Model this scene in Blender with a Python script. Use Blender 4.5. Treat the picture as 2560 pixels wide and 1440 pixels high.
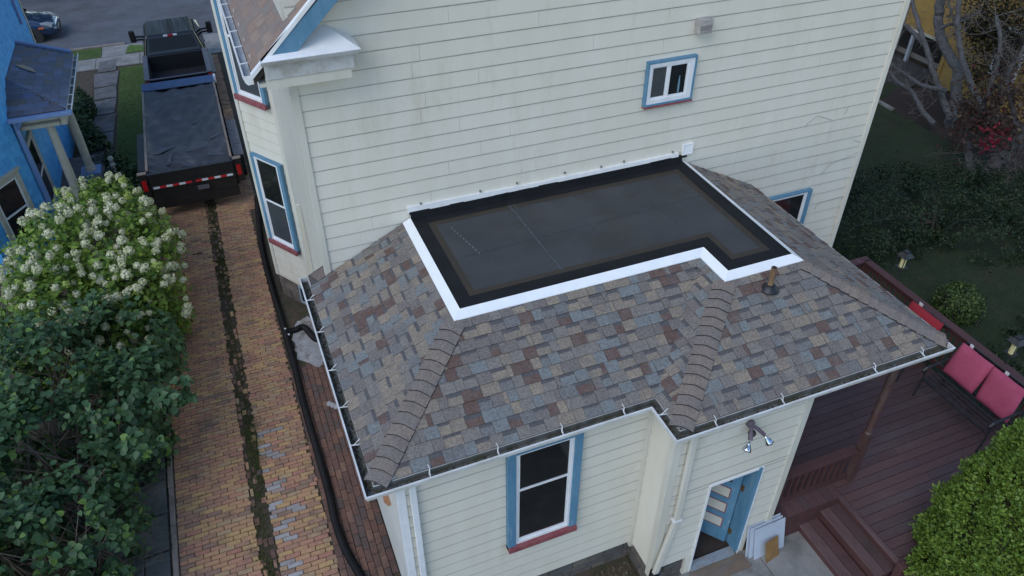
import bpy, math, random
import numpy as np
from mathutils import Vector, Matrix
random.seed(7); np.random.seed(7)
for o in list(bpy.data.objects): bpy.data.objects.remove(o)
S = bpy.context.scene
C = S.collection
R = math.radians
# ---------------------------------------------------------------- camera
CO = np.array([-0.820808, -8.673568, 10.089844]); F = 1905.225
CM = np.array([[0.927431, -0.373994, -0.000251], [0.231989, 0.574761, 0.784749], [0.293347, 0.727859, -0.619814]])
cd = bpy.data.cameras.new('camera'); cam = bpy.data.objects.new('camera', cd); C.objects.link(cam)
cd.sensor_width = 36; cd.lens = F / 2560 * 36; cd.clip_end = 500; cd.clip_start = 0.05
m = Matrix(((CM[0][0], CM[1][0], -CM[2][0]), (CM[0][1], CM[1][1], -CM[2][1]), (CM[0][2], CM[1][2], -CM[2][2])))
cam.matrix_world = Matrix.Translation(Vector(CO)) @ m.to_4x4(); S.camera = cam
# ---------------------------------------------------------------- light
SUN_EL, SUN_AZ = 46, 238        # azimuth measured clockwise from +y; soft overcast light from behind the camera
w = bpy.data.worlds.new('World'); S.world = w; w.use_nodes = True
nt = w.node_tree; bg = nt.nodes['Background']; sk = nt.nodes.new('ShaderNodeTexSky')
sk.sky_type = 'NISHITA'; sk.sun_disc = False; sk.sun_elevation = R(SUN_EL); sk.sun_rotation = R(SUN_AZ)
sk.air_density = 1.0; sk.dust_density = 0.1; sk.ozone_density = 1.8
nt.links.new(sk.outputs[0], bg.inputs[0]); bg.inputs[1].default_value = 0.15
sl = bpy.data.lights.new('sun', 'SUN'); sl.energy = 1.0; sl.angle = R(40); sl.color = (1, 0.93, 0.83)
so = bpy.data.objects.new('sun', sl); C.objects.link(so)
d = Vector((math.sin(R(SUN_AZ)) * math.cos(R(SUN_EL)), math.cos(R(SUN_AZ)) * math.cos(R(SUN_EL)), math.sin(R(SUN_EL))))
so.rotation_euler = d.to_track_quat('Z', 'Y').to_euler()
S.view_settings.view_transform = 'Standard'; S.view_settings.look = 'None'; S.view_settings.gamma = 1
S.view_settings.exposure = 0.64
S.view_settings.use_curve_mapping = False
S.render.engine = 'CYCLES'

# ---------------------------------------------------------------- pixel helpers (photo pixels, 2560 x 1440)
def ray(px):
    return np.array([(px[0] - 1280) / F, -(px[1] - 720) / F, 1.0]) @ CM
def P(px, axis, val):
    r = ray(px); return Vector(CO + r * ((val - CO[axis]) / r[axis]))
def gz(y):
    return -0.04 * min(max(0.0, y), 24.0)
def G(px, dz=0.0):
    z = 0.0
    for _ in range(25):
        p = P(px, 2, z + dz); z = gz(p.y)
    return p
# ---------------------------------------------------------------- mesh helpers
class MB:
    def __init__(s): s.v = []; s.f = []; s.m = []
    def add(s, vs, fs, mi=0):
        b = len(s.v); s.v += [tuple(v) for v in vs]; s.f += [tuple(b + i for i in f) for f in fs]; s.m += [mi] * len(fs); return s
    def box(s, a, b, mi=0):
        x0, y0, z0 = [min(a[i], b[i]) for i in range(3)]; x1, y1, z1 = [max(a[i], b[i]) for i in range(3)]
        return s.hexa([(x0, y0, z0), (x1, y0, z0), (x1, y1, z0), (x0, y1, z0), (x0, y0, z1), (x1, y0, z1), (x1, y1, z1), (x0, y1, z1)], mi)
    def hexa(s, p, mi=0):
        return s.add(p, [(3, 2, 1, 0), (4, 5, 6, 7), (0, 1, 5, 4), (1, 2, 6, 5), (2, 3, 7, 6), (3, 0, 4, 7)], mi)
    def bar(s, a, b, w, h=None, up=(0, 0, 1), mi=0):
        h = h or w; a = Vector(a); b = Vector(b); t = (b - a).normalized(); u = Vector(up)
        if abs(t.dot(u)) > .98: u = Vector((0, 1, 0))
        sd = t.cross(u).normalized() * (w / 2); u = sd.cross(t).normalized() * (h / 2)
        return s.hexa([a - sd - u, a + sd - u, b + sd - u, b - sd - u, a - sd + u, a + sd + u, b + sd + u, b - sd + u], mi)
    def prism(s, poly, off, mi=0):
        n = len(poly); q = [Vector(p) + Vector(off) for p in poly]
        s.add(list(poly) + q, [tuple(range(n))[::-1], tuple(range(n, 2 * n))] + [(i, (i + 1) % n, n + (i + 1) % n, n + i) for i in range(n)], mi); return s
    def tube(s, pts, rad, n=8, mi=0, cap=True):
        pts = [Vector(p) for p in pts]; k = len(pts)
        if not hasattr(rad, '__len__'): rad = [rad] * k
        b = len(s.v); ref = None
        for i in range(k):
            t = (pts[min(i + 1, k - 1)] - pts[max(i - 1, 0)]).normalized()
            if ref is None:
                ref = Vector((0, 0, 1)) if abs(t.z) < .9 else Vector((1, 0, 0))
            sd = t.cross(ref).normalized(); up = sd.cross(t); ref = up
            for j in range(n):
                a = 2 * math.pi * j / n; s.v.append(tuple(pts[i] + (sd * math.cos(a) + up * math.sin(a)) * rad[i]))
        for i in range(k - 1):
            for j in range(n):
                s.f.append((b + i * n + j, b + i * n + (j + 1) % n, b + (i + 1) * n + (j + 1) % n, b + (i + 1) * n + j)); s.m.append(mi)
        if cap:
            s.f.append(tuple(b + j for j in range(n))[::-1]); s.m.append(mi); s.f.append(tuple(b + (k - 1) * n + j for j in range(n))); s.m.append(mi)
        return s
    def lathe(s, c, prof, n=16, mi=0, axis='z'):
        pts = []
        for r, h in prof:
            for j in range(n):
                a = 2 * math.pi * j / n; x, y = r * math.cos(a), r * math.sin(a)
                pts.append({'z': (c[0] + x, c[1] + y, c[2] + h), 'x': (c[0] + h, c[1] + x, c[2] + y), 'y': (c[0] + y, c[1] + h, c[2] + x)}[axis])
        k = len(prof)
        fs = [(i * n + j, i * n + (j + 1) % n, (i + 1) * n + (j + 1) % n, (i + 1) * n + j) for i in range(k - 1) for j in range(n)]
        fs += [tuple(range(n))[::-1], tuple((k - 1) * n + j for j in range(n))]
        return s.add(pts, fs, mi)
    def mesh(s, name, mats):
        me = bpy.data.meshes.new(name); me.from_pydata(s.v, [], s.f)
        for mt in (mats if isinstance(mats, (list, tuple)) else [mats]): me.materials.append(mt)
        if any(s.m): me.polygons.foreach_set('material_index', s.m)
        me.update(); return me
def link(name, me, parent=None, **kw):
    o = bpy.data.objects.new(name, me); C.objects.link(o); o.parent = parent
    for k, v in kw.items(): o[k] = v
    return o
def ob(name, mb, mats, parent=None, bevel=0, smooth=False, **kw):
    me = mb.mesh(name, mats); o = link(name, me, parent, **kw)
    if smooth:
        for p in me.polygons: p.use_smooth = True
    if bevel:
        b = o.modifiers.new('bevel', 'BEVEL'); b.width = bevel; b.segments = 2; b.limit_method = 'ANGLE'; b.angle_limit = R(40)
    return o
def thing(name, label, cat, loc=(0, 0, 0), rz=0, group=None):
    o = bpy.data.objects.new(name, None); C.objects.link(o); o.location = loc; o.rotation_euler.z = rz; o.empty_display_size = .2
    o['label'] = label; o['category'] = cat
    if group: o['group'] = group
    return o
def root(name, label, cat): return thing(name, label, cat)
# ---------------------------------------------------------------- materials
def N(nt, t, **kw):
    n = nt.nodes.new('ShaderNode' + t)
    for k, v in kw.items(): setattr(n, k, v)
    return n
MATS = {}
def mat(name, col, rough=.7, col2=None, sc=3, lo=.35, hi=.65, palette=None, fine=0, fsc=150, bump=0, bsc=60, metal=0, spec=.5, stretch=None,
        dirt=None, dsc=1.2, dlo=.5, dhi=.75, alpha=1, trans=0, emit=0, coat=0, transl=0):
    """procedural Principled material: base or random palette per piece, soft variation, fine grain, dirt, bump"""
    if name in MATS: return MATS[name]
    mt = bpy.data.materials.new(name); MATS[name] = mt; mt.use_nodes = True; t = mt.node_tree; L = t.links.new
    b = t.nodes['Principled BSDF']; b.inputs['Roughness'].default_value = rough; b.inputs['Metallic'].default_value = metal
    b.inputs['Specular IOR Level'].default_value = spec; b.inputs['Coat Weight'].default_value = coat; b.inputs['Coat Roughness'].default_value = .08
    if trans: b.inputs['Transmission Weight'].default_value = trans
    if alpha < 1: b.inputs['Alpha'].default_value = alpha
    geo = N(t, 'NewGeometry'); pos = geo.outputs['Position']
    if stretch:
        mp = N(t, 'Mapping'); mp.inputs['Scale'].default_value = stretch; L(pos, mp.inputs[0]); pos = mp.outputs[0]
    def rgb(c):
        n = N(t, 'RGB'); n.outputs[0].default_value = (*c, 1); return n.outputs[0]
    if palette:
        oi = N(t, 'ObjectInfo'); a = N(t, 'Math', operation='ADD'); L(oi.outputs['Random'], a.inputs[0]); L(geo.outputs['Random Per Island'], a.inputs[1])
        fr = N(t, 'Math', operation='FRACT'); L(a.outputs[0], fr.inputs[0])
        cr = N(t, 'ValToRGB'); cr.color_ramp.interpolation = 'CONSTANT'; e = cr.color_ramp.elements
        tot = sum(p[1] for p in palette); acc = 0
        while len(e) < len(palette): e.new(.5)
        for i, (c, wgt) in enumerate(palette):
            e[i].position = acc / tot; e[i].color = (*c, 1); acc += wgt
        L(fr.outputs[0], cr.inputs[0]); cur = cr.outputs[0]
    else: cur = rgb(col)
    def noise(scale, detail=4, rr=.6):
        n = N(t, 'TexNoise'); n.inputs['Scale'].default_value = scale; n.inputs['Detail'].default_value = detail; n.inputs['Roughness'].default_value = rr; L(pos, n.inputs['Vector']); return n
    def ramp(src, a, c):
        n = N(t, 'MapRange'); n.inputs[1].default_value = a; n.inputs[2].default_value = c; L(src, n.inputs[0]); return n.outputs[0]
    def mix(fac, a, c, mode='MIX'):
        n = N(t, 'Mix', data_type='RGBA', blend_type=mode); 
        if hasattr(fac, 'default_value') or not isinstance(fac, (int, float)): L(fac, n.inputs[0])
        else: n.inputs[0].default_value = fac
        L(a, n.inputs[6]); L(c, n.inputs[7]); return n.outputs[2]
    if col2: cur = mix(ramp(noise(sc).outputs[0], lo, hi), cur, rgb(col2))
    if dirt: cur = mix(ramp(noise(dsc, 8, .7).outputs[0], dlo, dhi), cur, rgb(dirt))
    if fine:
        n = noise(fsc, 2, .8); r = ramp(n.outputs[0], .3, .7)
        g = N(t, 'MapRange'); g.inputs[3].default_value = 1 - fine; g.inputs[4].default_value = 1 + fine; L(r, g.inputs[0])
        cb = N(t, 'CombineXYZ'); [L(g.outputs[0], cb.inputs[i]) for i in range(3)]
        cur = mix(1.0, cur, cb.outputs[0], 'MULTIPLY')
    L(cur, b.inputs['Base Color'])
    if emit: L(cur, b.inputs['Emission Color']); b.inputs['Emission Strength'].default_value = emit
    if bump:
        n = noise(bsc, 5, .7); bp = N(t, 'Bump'); bp.inputs['Strength'].default_value = bump; bp.inputs['Distance'].default_value = .01; L(n.outputs[0], bp.inputs['Height']); L(bp.outputs[0], b.inputs['Normal'])
    if transl:
        tr = N(t, 'BsdfTranslucent'); L(cur, tr.inputs[0]); ms = N(t, 'MixShader'); ms.inputs[0].default_value = transl
        L(b.outputs[0], ms.inputs[1]); L(tr.outputs[0], ms.inputs[2]); L(ms.outputs[0], t.nodes['Material Output'].inputs[0])
    return mt
cream = mat('cream siding', (.615, .585, .495), .5, (.65, .625, .545), 2.2, fine=.03, fsc=220, dirt=(.46, .39, .28), dsc=1.5, dlo=.55, dhi=.92, stretch=(1, 1, .30))
creamt = mat('cream trim', (.60, .585, .515), .45, (.54, .515, .435), 3, dirt=(.42, .33, .22), dsc=2.3, dlo=.62, dhi=.85, stretch=(1, 1, .3))
white = mat('white metal', (.80, .80, .79), .35, (.72, .73, .73), 5, fine=.02)
whitev = mat('white vinyl', (.74, .75, .76), .35, (.66, .68, .70), 6)
gutw = mat('gutter white', (.72, .73, .73), .4, (.58, .57, .53), 4, dirt=(.30, .29, .25), dsc=5, dlo=.62, dhi=.8)
gutin = mat('gutter inside', (.16, .165, .155), .6, (.07, .07, .055), 7, dirt=(.10, .10, .05), dsc=4)
blue = mat('blue trim', (.075, .195, .30), .55, (.11, .24, .35), 7, dirt=(.33, .38, .41), dsc=14, dlo=.60, dhi=.72, stretch=(1, 1, .25))
redp = mat('red sill paint', (.20, .045, .055), .6, (.26, .09, .09), 8, dirt=(.42, .36, .34), dsc=12, dlo=.64, dhi=.74)
glass = mat('window glass', (.010, .012, .014), .06, (.018, .02, .022), 2, spec=.6)
screen = mat('window screen', (.035, .042, .05), .55, (.05, .055, .06), 4)
dark = mat('dark interior', (.008, .007, .006), .9)
stone = mat('stone foundation', (.13, .115, .10), .9, (.075, .07, .065), 6, fine=.25, fsc=60, bump=.6, bsc=14, palette=[((.14, .12, .10), 2), ((.10, .085, .075), 2), ((.09, .09, .09), 2), ((.17, .14, .115), 1)])
mortar = mat('mortar', (.15, .145, .135), .95, (.10, .095, .09), 8, bump=.4)
SH = [((.190, .170, .150), 5), ((.225, .187, .146), 4), ((.172, .184, .182), 3), ((.118, .074, .060), 2.6), ((.162, .140, .127), 4), ((.255, .208, .158), 2), ((.150, .150, .148), 2)]
shing = mat('asphalt shingle', (.2, .2, .2), .95, palette=SH, fine=.34, fsc=42, bump=.5, bsc=120, dirt=(.150, .135, .124), dsc=7, dlo=.45, dhi=.85)
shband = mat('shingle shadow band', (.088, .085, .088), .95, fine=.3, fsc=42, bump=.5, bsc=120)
shedge = mat('cut shingle edge', (.022, .021, .021), .95)
shcap = mat('hip cap shingle', (.15, .125, .110), .95, palette=[((.200, .163, .138), 1), ((.186, .158, .140), 1), ((.214, .172, .138), 1)], fine=.3, fsc=42, bump=.5, bsc=120, dirt=(.12, .11, .108), dsc=5)
shold = mat('weathered shingle', (.3, .2, .16), .95, palette=[((.235, .165, .130), 2), ((.205, .160, .140), 2), ((.26, .19, .15), 1), ((.19, .165, .15), 1)], fine=.2, fsc=140, bump=.3, bsc=200, dirt=(.16, .12, .10), dsc=3)
memb = mat('rubber roof', (.036, .039, .043), .6, (.052, .055, .058), 1.4, dirt=(.030, .024, .016), dsc=.9, dlo=.5, dhi=.8, fine=.12, fsc=60)
membk = mat('black roof strip', (.008, .009, .011), .75, (.014, .015, .017), 3, spec=.25)
membr = mat('brown primer stain', (.040, .031, .020), .6, (.028, .023, .018), 6, dirt=(.060, .035, .020), dsc=9)
rust = mat('rusty wood', (.30, .11, .05), .9, (.45, .22, .11), 25, bump=.4)
pvc = mat('grey plastic box', (.42, .40, .38), .6, (.30, .28, .27), 9)
concrete = mat('concrete', (.27, .265, .255), .9, (.20, .20, .19), 2.5, dirt=(.09, .09, .08), dsc=1.6, dlo=.5, dhi=.75, fine=.12, fsc=50, bump=.25, bsc=40)
concd = mat('old path concrete', (.105, .115, .115), .9, (.07, .08, .078), 3, dirt=(.04, .05, .038), dsc=2.2, fine=.15, fsc=50, bump=.3, bsc=30)
curbm = mat('curb stone', (.26, .215, .18), .9, (.20, .17, .15), 5, dirt=(.09, .085, .075), dsc=3, fine=.15, fsc=60, bump=.3)
soil = mat('dark soil', (.078, .060, .042), 1, (.050, .040, .028), 8, dirt=(.03, .045, .014), dsc=4, fine=.3, fsc=40, bump=1, bsc=25)
BR = [((.390, .225, .125), 4), ((.370, .195, .125), 3), ((.415, .265, .125), 3), ((.315, .180, .120), 3), ((.245, .155, .112), 1), ((.350, .170, .118), .8), ((.36, .245, .145), 2)]
brick = mat('paver brick', (.3, .2, .1), .9, palette=BR, fine=.16, fsc=45, bump=.35, bsc=60, dirt=(.115, .090, .068), dsc=2.6, dlo=.50, dhi=.78)
brickd = mat('old red paver brick', (.2, .1, .08), .9, palette=[((.165, .085, .060), 3), ((.140, .075, .060), 3), ((.20, .11, .075), 2), ((.11, .075, .065), 2)], fine=.2, fsc=45, bump=.35, bsc=60, dirt=(.065, .052, .042), dsc=3, dlo=.45, dhi=.75)
brickg = mat('limewashed paver brick', (.4, .4, .4), .9, palette=[((.33, .32, .32), 2), ((.27, .25, .24), 2), ((.30, .22, .19), 1)], fine=.15, fsc=45, bump=.3, dirt=(.14, .12, .10), dsc=5)
cement = mat('cement patch', (.36, .365, .37), .95, (.28, .28, .28), 5, dirt=(.14, .12, .10), dsc=3.5, dlo=.52, dhi=.66, fine=.12, fsc=40, bump=.5, bsc=25)
asphalt = mat('asphalt', (.105, .114, .132), .9, (.082, .088, .10), 1.2, fine=.2, fsc=40, dirt=(.07, .07, .075), dsc=.6, bump=.3)
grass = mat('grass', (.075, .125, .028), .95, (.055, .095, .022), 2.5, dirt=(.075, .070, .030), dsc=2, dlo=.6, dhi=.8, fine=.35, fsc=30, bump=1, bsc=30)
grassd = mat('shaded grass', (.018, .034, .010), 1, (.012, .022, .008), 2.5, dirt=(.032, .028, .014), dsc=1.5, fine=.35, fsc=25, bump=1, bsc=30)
rubber = mat('black corrugated plastic', (.006, .006, .007), .6, (.011, .011, .012), 5, spec=.2)
deckm = mat('deck stain', (.06, .03, .03), .6, palette=[((.092, .047, .047), 1), ((.078, .042, .043), 1), ((.102, .053, .051), 1), ((.084, .050, .052), 1)], col2=(.115, .088, .088), sc=1.9, lo=.52, hi=.85, dirt=(.036, .031, .028), dsc=1.3, dlo=.54, dhi=.8, fine=.2, fsc=60, stretch=(.35, 1, 1), bump=.25)
railm = mat('rail stain', (.085, .036, .034), .6, (.065, .028, .028), 4, dirt=(.12, .07, .065), dsc=5, dlo=.6, dhi=.8, stretch=(1, .4, 1))
# ---------------------------------------------------------------- ground and paving
def sheet(name, x0, x1, y0, y1, dz, mt, parent=None, kind='structure', wob=0):
    mb = MB(); ys = sorted({y0, y1} | {y for y in (0.0, 24.0) if y0 < y < y1} | set(np.linspace(y0, y1, 12) if wob else []))
    for a, b in zip(ys[:-1], ys[1:]):
        w = lambda s: random.uniform(-wob, wob)
        mb.add([(x0, a, gz(a) + dz), (x1, a, gz(a) + dz), (x1, b, gz(b) + dz), (x0, b, gz(b) + dz)], [(0, 1, 2, 3)])
    return ob(name, mb, mt, parent, kind=kind) if kind else ob(name, mb, mt, parent)
def blob(name, pts, dz, mt, parent=None, kind='structure', jag=.0, sub=6):
    q = []
    n = len(pts)
    for i in range(n):
        a, b = Vector(pts[i]), Vector(pts[(i + 1) % n])
        for k in range(sub):
            p = a.lerp(b, k / sub); q.append((p.x + random.uniform(-jag, jag), p.y + random.uniform(-jag, jag)))
    c = (sum(p[0] for p in q) / len(q), sum(p[1] for p in q) / len(q))
    vs = [(c[0], c[1], gz(c[1]) + dz)] + [(x, y, gz(y) + dz) for x, y in q]
    mb = MB().add(vs, [(0, i + 1, (i + 1) % len(q) + 1) for i in range(len(q))])
    return ob(name, mb, mt, parent, kind=kind) if kind else ob(name, mb, mt, parent)
sheet('ground', -150, 170, -70, 260, -.012, soil)
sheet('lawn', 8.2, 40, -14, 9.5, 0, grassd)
sheet('lawn', -4.08, -3.02, 12.5, 21.6, .0, grass)
sheet('street', -90, 120, 24.3, 34.5, .004, asphalt)
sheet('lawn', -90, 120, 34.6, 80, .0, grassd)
# sidewalk with separate slabs
sw = sheet('sidewalk', -14, -.2, 21.75, 23.0, .0, mortar)
x = -13.9; 
while x < -.3:
    wd = 1.5 if x < -5.4 else 1.53
    mb = MB(); yy0, yy1 = 21.77, 22.98
    mb.hexa([(x, yy0, gz(yy0)), (x + wd - .02, yy0, gz(yy0)), (x + wd - .02, yy1, gz(yy1)), (x, yy1, gz(yy1)), (x, yy0, gz(yy0) + .03), (x + wd - .02, yy0, gz(yy0) + .03), (x + wd - .02, yy1, gz(yy1) + .03), (x, yy1, gz(yy1) + .03)])
    ob('slab', mb, concrete, sw); x += wd
sheet('lawn', -14, -4.75, 23.05, 24.25, .02, grass)
sheet('pavement', -4.73, -3.9, 23.03, 24.25, .024, concrete)
blob('lawn', [(-3.88, 23.1), (-2.85, 23.15), (-3.2, 23.8), (-3.75, 24.1)], .05, mat('bright grass', (.085, .15, .025), .95, (.06, .11, .02), 4, fine=.35, fsc=30, bump=1, bsc=30), jag=.03)
sheet('pavement', -3.9, -.2, 23.03, 24.25, .02, concrete)
kb = MB(); kb.box((-14, 24.25, gz(24) - .1), (-3.9, 24.4, gz(24) + .07)); ob('kerb', kb, curbm, kind='structure')
# neighbour's stone path
np_ = sheet('garden_path', -4.9, -4.08, 12.5, 21.7, .004, soil)
fl = mat('flagstone', (.14, .14, .145), .85, (.10, .10, .105), 3, dirt=(.04, .05, .03), dsc=3, fine=.15, fsc=40, bump=.3, bsc=20)
y = 12.9
while y < 21.4:
    l = random.uniform(.9, 1.7); mb = MB(); xa, xb = -4.88 + random.uniform(0, .1), -4.12 - random.uniform(0, .08)
    pts = [(xa, y), (xb, y + random.uniform(-.1, .1)), (xb + random.uniform(-.06, .06), y + l - .07), (xa + random.uniform(-.06, .06), y + l - .07 + random.uniform(-.12, .05))]
    mb.prism([(px, py, gz(py) + .006) for px, py in pts], (0, 0, .035)); ob('flagstone', mb, fl, np_, bevel=.012); y += l
sheet('planting_bed', -5.2, -4.9, 12.0, 21.6, .01, soil)
# ---- driveway
X0, XS0, XS1, XR = -3.0, -1.91, -1.645, -.86
drive = sheet('driveway', -3.0, -.05, -6.0, 21.7, .0, soil)
bricks = []                      # (distance rank, verts8, mat index)
PITCH, ROW = .2215, .0795
def brickbox(x0, x1, y0, y1, z, mi, along):
    j = lambda s=.0025: random.uniform(-s, s)
    h = random.uniform(.020, .028) + j(.003); e = .004
    zt = [z + h + j(.0035) for _ in range(4)]
    c = [(x0 + j(), y0 + j()), (x1 + j(), y0 + j()), (x1 + j(), y1 + j()), (x0 + j(), y1 + j())]
    cx, cy = (x0 + x1) / 2, (y0 + y1) / 2
    g = [gz(p[1]) for p in c]
    low = [(p[0], p[1], g[i]) for i, p in enumerate(c)]
    mid = [(p[0], p[1], g[i] + zt[i] - e) for i, p in enumerate(c)]
    top = [(p[0] + math.copysign(e, cx - p[0]), p[1] + math.copysign(e, cy - p[1]), g[i] + zt[i]) for i, p in enumerate(c)]
    vs = low + mid + top
    fs = [(8, 9, 10, 11)]
    for k in (0, 4):
        fs += [(k + i, k + (i + 1) % 4, k + 4 + (i + 1) % 4, k + 4 + i) for i in range(4)]
    dist = (Vector((cx, cy, z)) - Vector(CO)).length
    bricks.append((dist, vs, fs, mi))
def visible(x, y):
    r = CM @ (np.array([x, y, gz(y)]) - CO); px, py = 1280 + F * r[0] / r[2], 720 - F * r[1] / r[2]
    return -60 < px < 2620 and py < 1500
rowi = 0; y = -2.3
while y < 21.55:
    yy = y + random.uniform(-.003, .003); sag = lambda x: .035 * math.sin(x * 1.9 + yy * .3)
    je = random.gauss(0, .014)
    for (a, b) in ((X0 + .012, XS0 + random.gauss(.012, .014)), (XS1 + je, XR if yy < 9 else -.66)):
        off = PITCH * ((rowi % 2) * .5 + random.uniform(-.06, .06)); x = a - off
        while x < b - .01:
            xa, xb = max(a, x), min(b + random.uniform(-.01, .02), x + PITCH - .009)
            if xb - xa > .045 and visible((xa + xb) / 2, yy):
                mi = 0
                if xa > XS1 - .05 and xa < XS1 + .34 and (yy < 1.1 and random.random() < (.55 if (xa < XS1 + .2) else .2) * (1 if yy < -.4 else .4)): mi = 2
                if random.random() > .001: brickbox(xa, xb, yy, yy + ROW - .010, 0, mi, 0)
            x += PITCH
    y += ROW; rowi += 1
# centre strip: runs of bricks laid lengthwise, some missing under moss
for xa in (XS0 + .02, XS0 + .10, XS0 + .18):
    y = -2.3
    while y < 21:
        l = PITCH * random.uniform(.75, 1.05)
        if random.random() < (.48 if -1.0 < y < 1.5 else .62) and visible(xa, y): brickbox(xa + random.uniform(-.01, .015), xa + random.uniform(.05, .08), y + random.uniform(0, .04), y + l - random.uniform(.02, .06), -.006, 1 if random.random() < .7 else 0, 1)
        y += l
# red brick strip beside the house, laid lengthwise
k = 0; x = XR + .015
while x < -.12:
    y = -2.5 + (k % 2) * .11 + random.uniform(-.03, .03)
    while y < 2.45:
        if visible(x, y): brickbox(x, x + .092, y, y + .21, 0, 1, 1)
        y += .219
    x += .1; k += 1
bricks.sort(key=lambda b: b[0])
for i, (dd, vs, fs, mi) in enumerate(bricks[:300]):
    ob('brick', MB().add(vs, fs), (brick, brickd, brickg)[mi], drive)
rest = MB()
for dd, vs, fs, mi in bricks[300:]: rest.add(vs, fs, mi)
ob('bricks', rest, [brick, brickd, brickg], drive, kind='stuff')
# dirt strip, cement patch by the downspout
blob('planting_bed', [(-.86, 2.5), (-.02, 2.4), (-.05, 4.2), (-.62, 5.2), (-.62, 9), (-.86, 9)], .012, soil, jag=.03)
blob('cement_patch', [(-.66, 2.75), (-.30, 2.35), (-.05, 2.6), (-.05, 3.6), (-.25, 4.05), (-.55, 3.9), (-.66, 3.4)], .028, cement, jag=.03)
# curb stones and old concrete path
cb = sheet('kerb', -3.075, -3.0, -2.5, 9.0, .006, mortar)
y = -2.4
while y < 8.6:
    l = random.choice([.43, .52, .55, .6, .75]); mb = MB(); sk_ = random.uniform(-.008, .008); zt = .055 + random.uniform(-.008, .008)
    mb.hexa([(-3.085 + sk_, y, gz(y)), (-3.01 + sk_, y, gz(y)), (-3.01, y + l - .012, gz(y)), (-3.085, y + l - .012, gz(y)), (-3.085 + sk_, y, gz(y) + zt), (-3.01 + sk_, y, gz(y) + zt), (-3.01, y + l - .012, gz(y + l) + zt), (-3.085, y + l - .012, gz(y + l) + zt)])
    ob('curb_stone', mb, curbm, cb, bevel=.006); y += l
pth = sheet('path', -4.1, -3.1, -3.0, 5.5, .002, soil)
y = -2.9
while y < 5.2:
    l = random.uniform(.5, .85); split = random.random() < .5
    for xa, xb in ([(-3.95, -3.48), (-3.46, -3.12)] if split else [(-3.95, -3.12)]):
        t = random.uniform(-.006, .006); mb = MB()
        mb.prism([(xa, y, gz(y) + .004), (xb, y + .02, gz(y) + .004), (xb, y + l - .012, gz(y) + .004), (xa, y + l - .03, gz(y) + .004)], (0, 0, .03 + t)); ob('slab', mb, concd, pth, bevel=.008)
    y += l
# patio at the back door and soil bed in the corner
pat = sheet('patio', 3.1, 5.9, -7.5, -3.9, .0, mortar)
for xa in np.arange(3.1, 5.8, .92):
    for ya in np.arange(-7.4, -4.0, 1.15):
        mb = MB(); mb.box((xa + .008, ya + .008, .003), (xa + .912, min(ya + 1.142, -3.93), .016 + random.uniform(0, .006))); ob('slab', mb, concrete, pat)
sheet('planting_bed', -.1, 3.12, -6, -3.3, .004, soil)
mb = MB()
for _ in range(1500):
    x, y = random.uniform(1.2, 3.1), random.uniform(-4.4, -3.46); a = random.uniform(0, 6.28); l = random.uniform(.01, .035); h = .008 + random.uniform(0, .02)
    dx, dy = math.cos(a) * l, math.sin(a) * l
    mb.add([(x - dx, y - dy, h), (x + dy * .35, y - dx * .35, h + .006), (x + dx, y + dy, h + random.uniform(0, .015)), (x - dy * .35, y + dx * .35, h)], [(0, 1, 2, 3)])
ob('leaf_litter', mb, mat('litter', (.1, .08, .05), .9, palette=[((.06, .045, .03), 3), ((.13, .10, .065), 2), ((.05, .07, .02), 2), ((.17, .14, .10), 1)]), kind='stuff', label='dead leaves and twigs on the dark soil in the house corner', category='leaf litter')
# moss and weeds in the joints
mossm = mat('moss', (.06, .08, .02), 1, palette=[((.055, .080, .016), 3), ((.048, .052, .018), 3), ((.085, .115, .022), 2), ((.085, .062, .034), 3)])
mb = MB()
def tuft(x, y, n, s, h):
    for _ in range(n):
        a = random.uniform(0, 6.28); r = random.gauss(0, s); b = random.uniform(0, 6.28)
        cx, cy = x + math.cos(b) * r, y + math.sin(b) * r; z = gz(cy) + .006; l = h * random.uniform(.5, 1.3); wd = random.uniform(.003, .008)
        ux, uy = math.cos(a), math.sin(a)
        mb.add([(cx - uy * wd, cy + ux * wd, z), (cx + uy * wd, cy - ux * wd, z), (cx + ux * l * .7, cy + uy * l * .7, z + l)], [(0, 1, 2)])
y = -2.2
while y < 12:
    dens = .5 + .5 * math.sin(y * 1.7) * math.sin(y * .63 + 1)
    cx = (XS0 + XS1) / 2 + .06 * math.sin(y * 1.3)
    tuft(cx + random.uniform(-.1, .12), y, int(25 + 210 * max(0, dens) ** 1.6), .085, .026); y += .045
for _ in range(330):
    x, y = random.choice([random.uniform(X0, XS0), random.uniform(X0, XS0), random.uniform(XS1, XR)]), random.uniform(-2.2, 7)
    y = math.floor((y + 2.3) / ROW) * ROW - 2.3 - .005
    if random.random() < .75: tuft(x, y, random.randint(6, 26), .022, .02)
for _ in range(60): tuft(random.uniform(-.9, -.7), random.uniform(-1.5, 7), 12, .03, .03)
ob('moss', mb, mossm, kind='stuff', label='green moss and weeds in the brick joints and centre strip of the driveway', category='moss')
rk = MB()
for i in range(3): rk.lathe((-.33 + .05 * i, 1.25 - .06 * i, .02), [(.03, 0), (.055, .015), (.05, .05), (.02, .065)], 7)
ob('rock', rk, cement, label='small pale lump of rubble beside the black pipe under the eave', category='rock')
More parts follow.
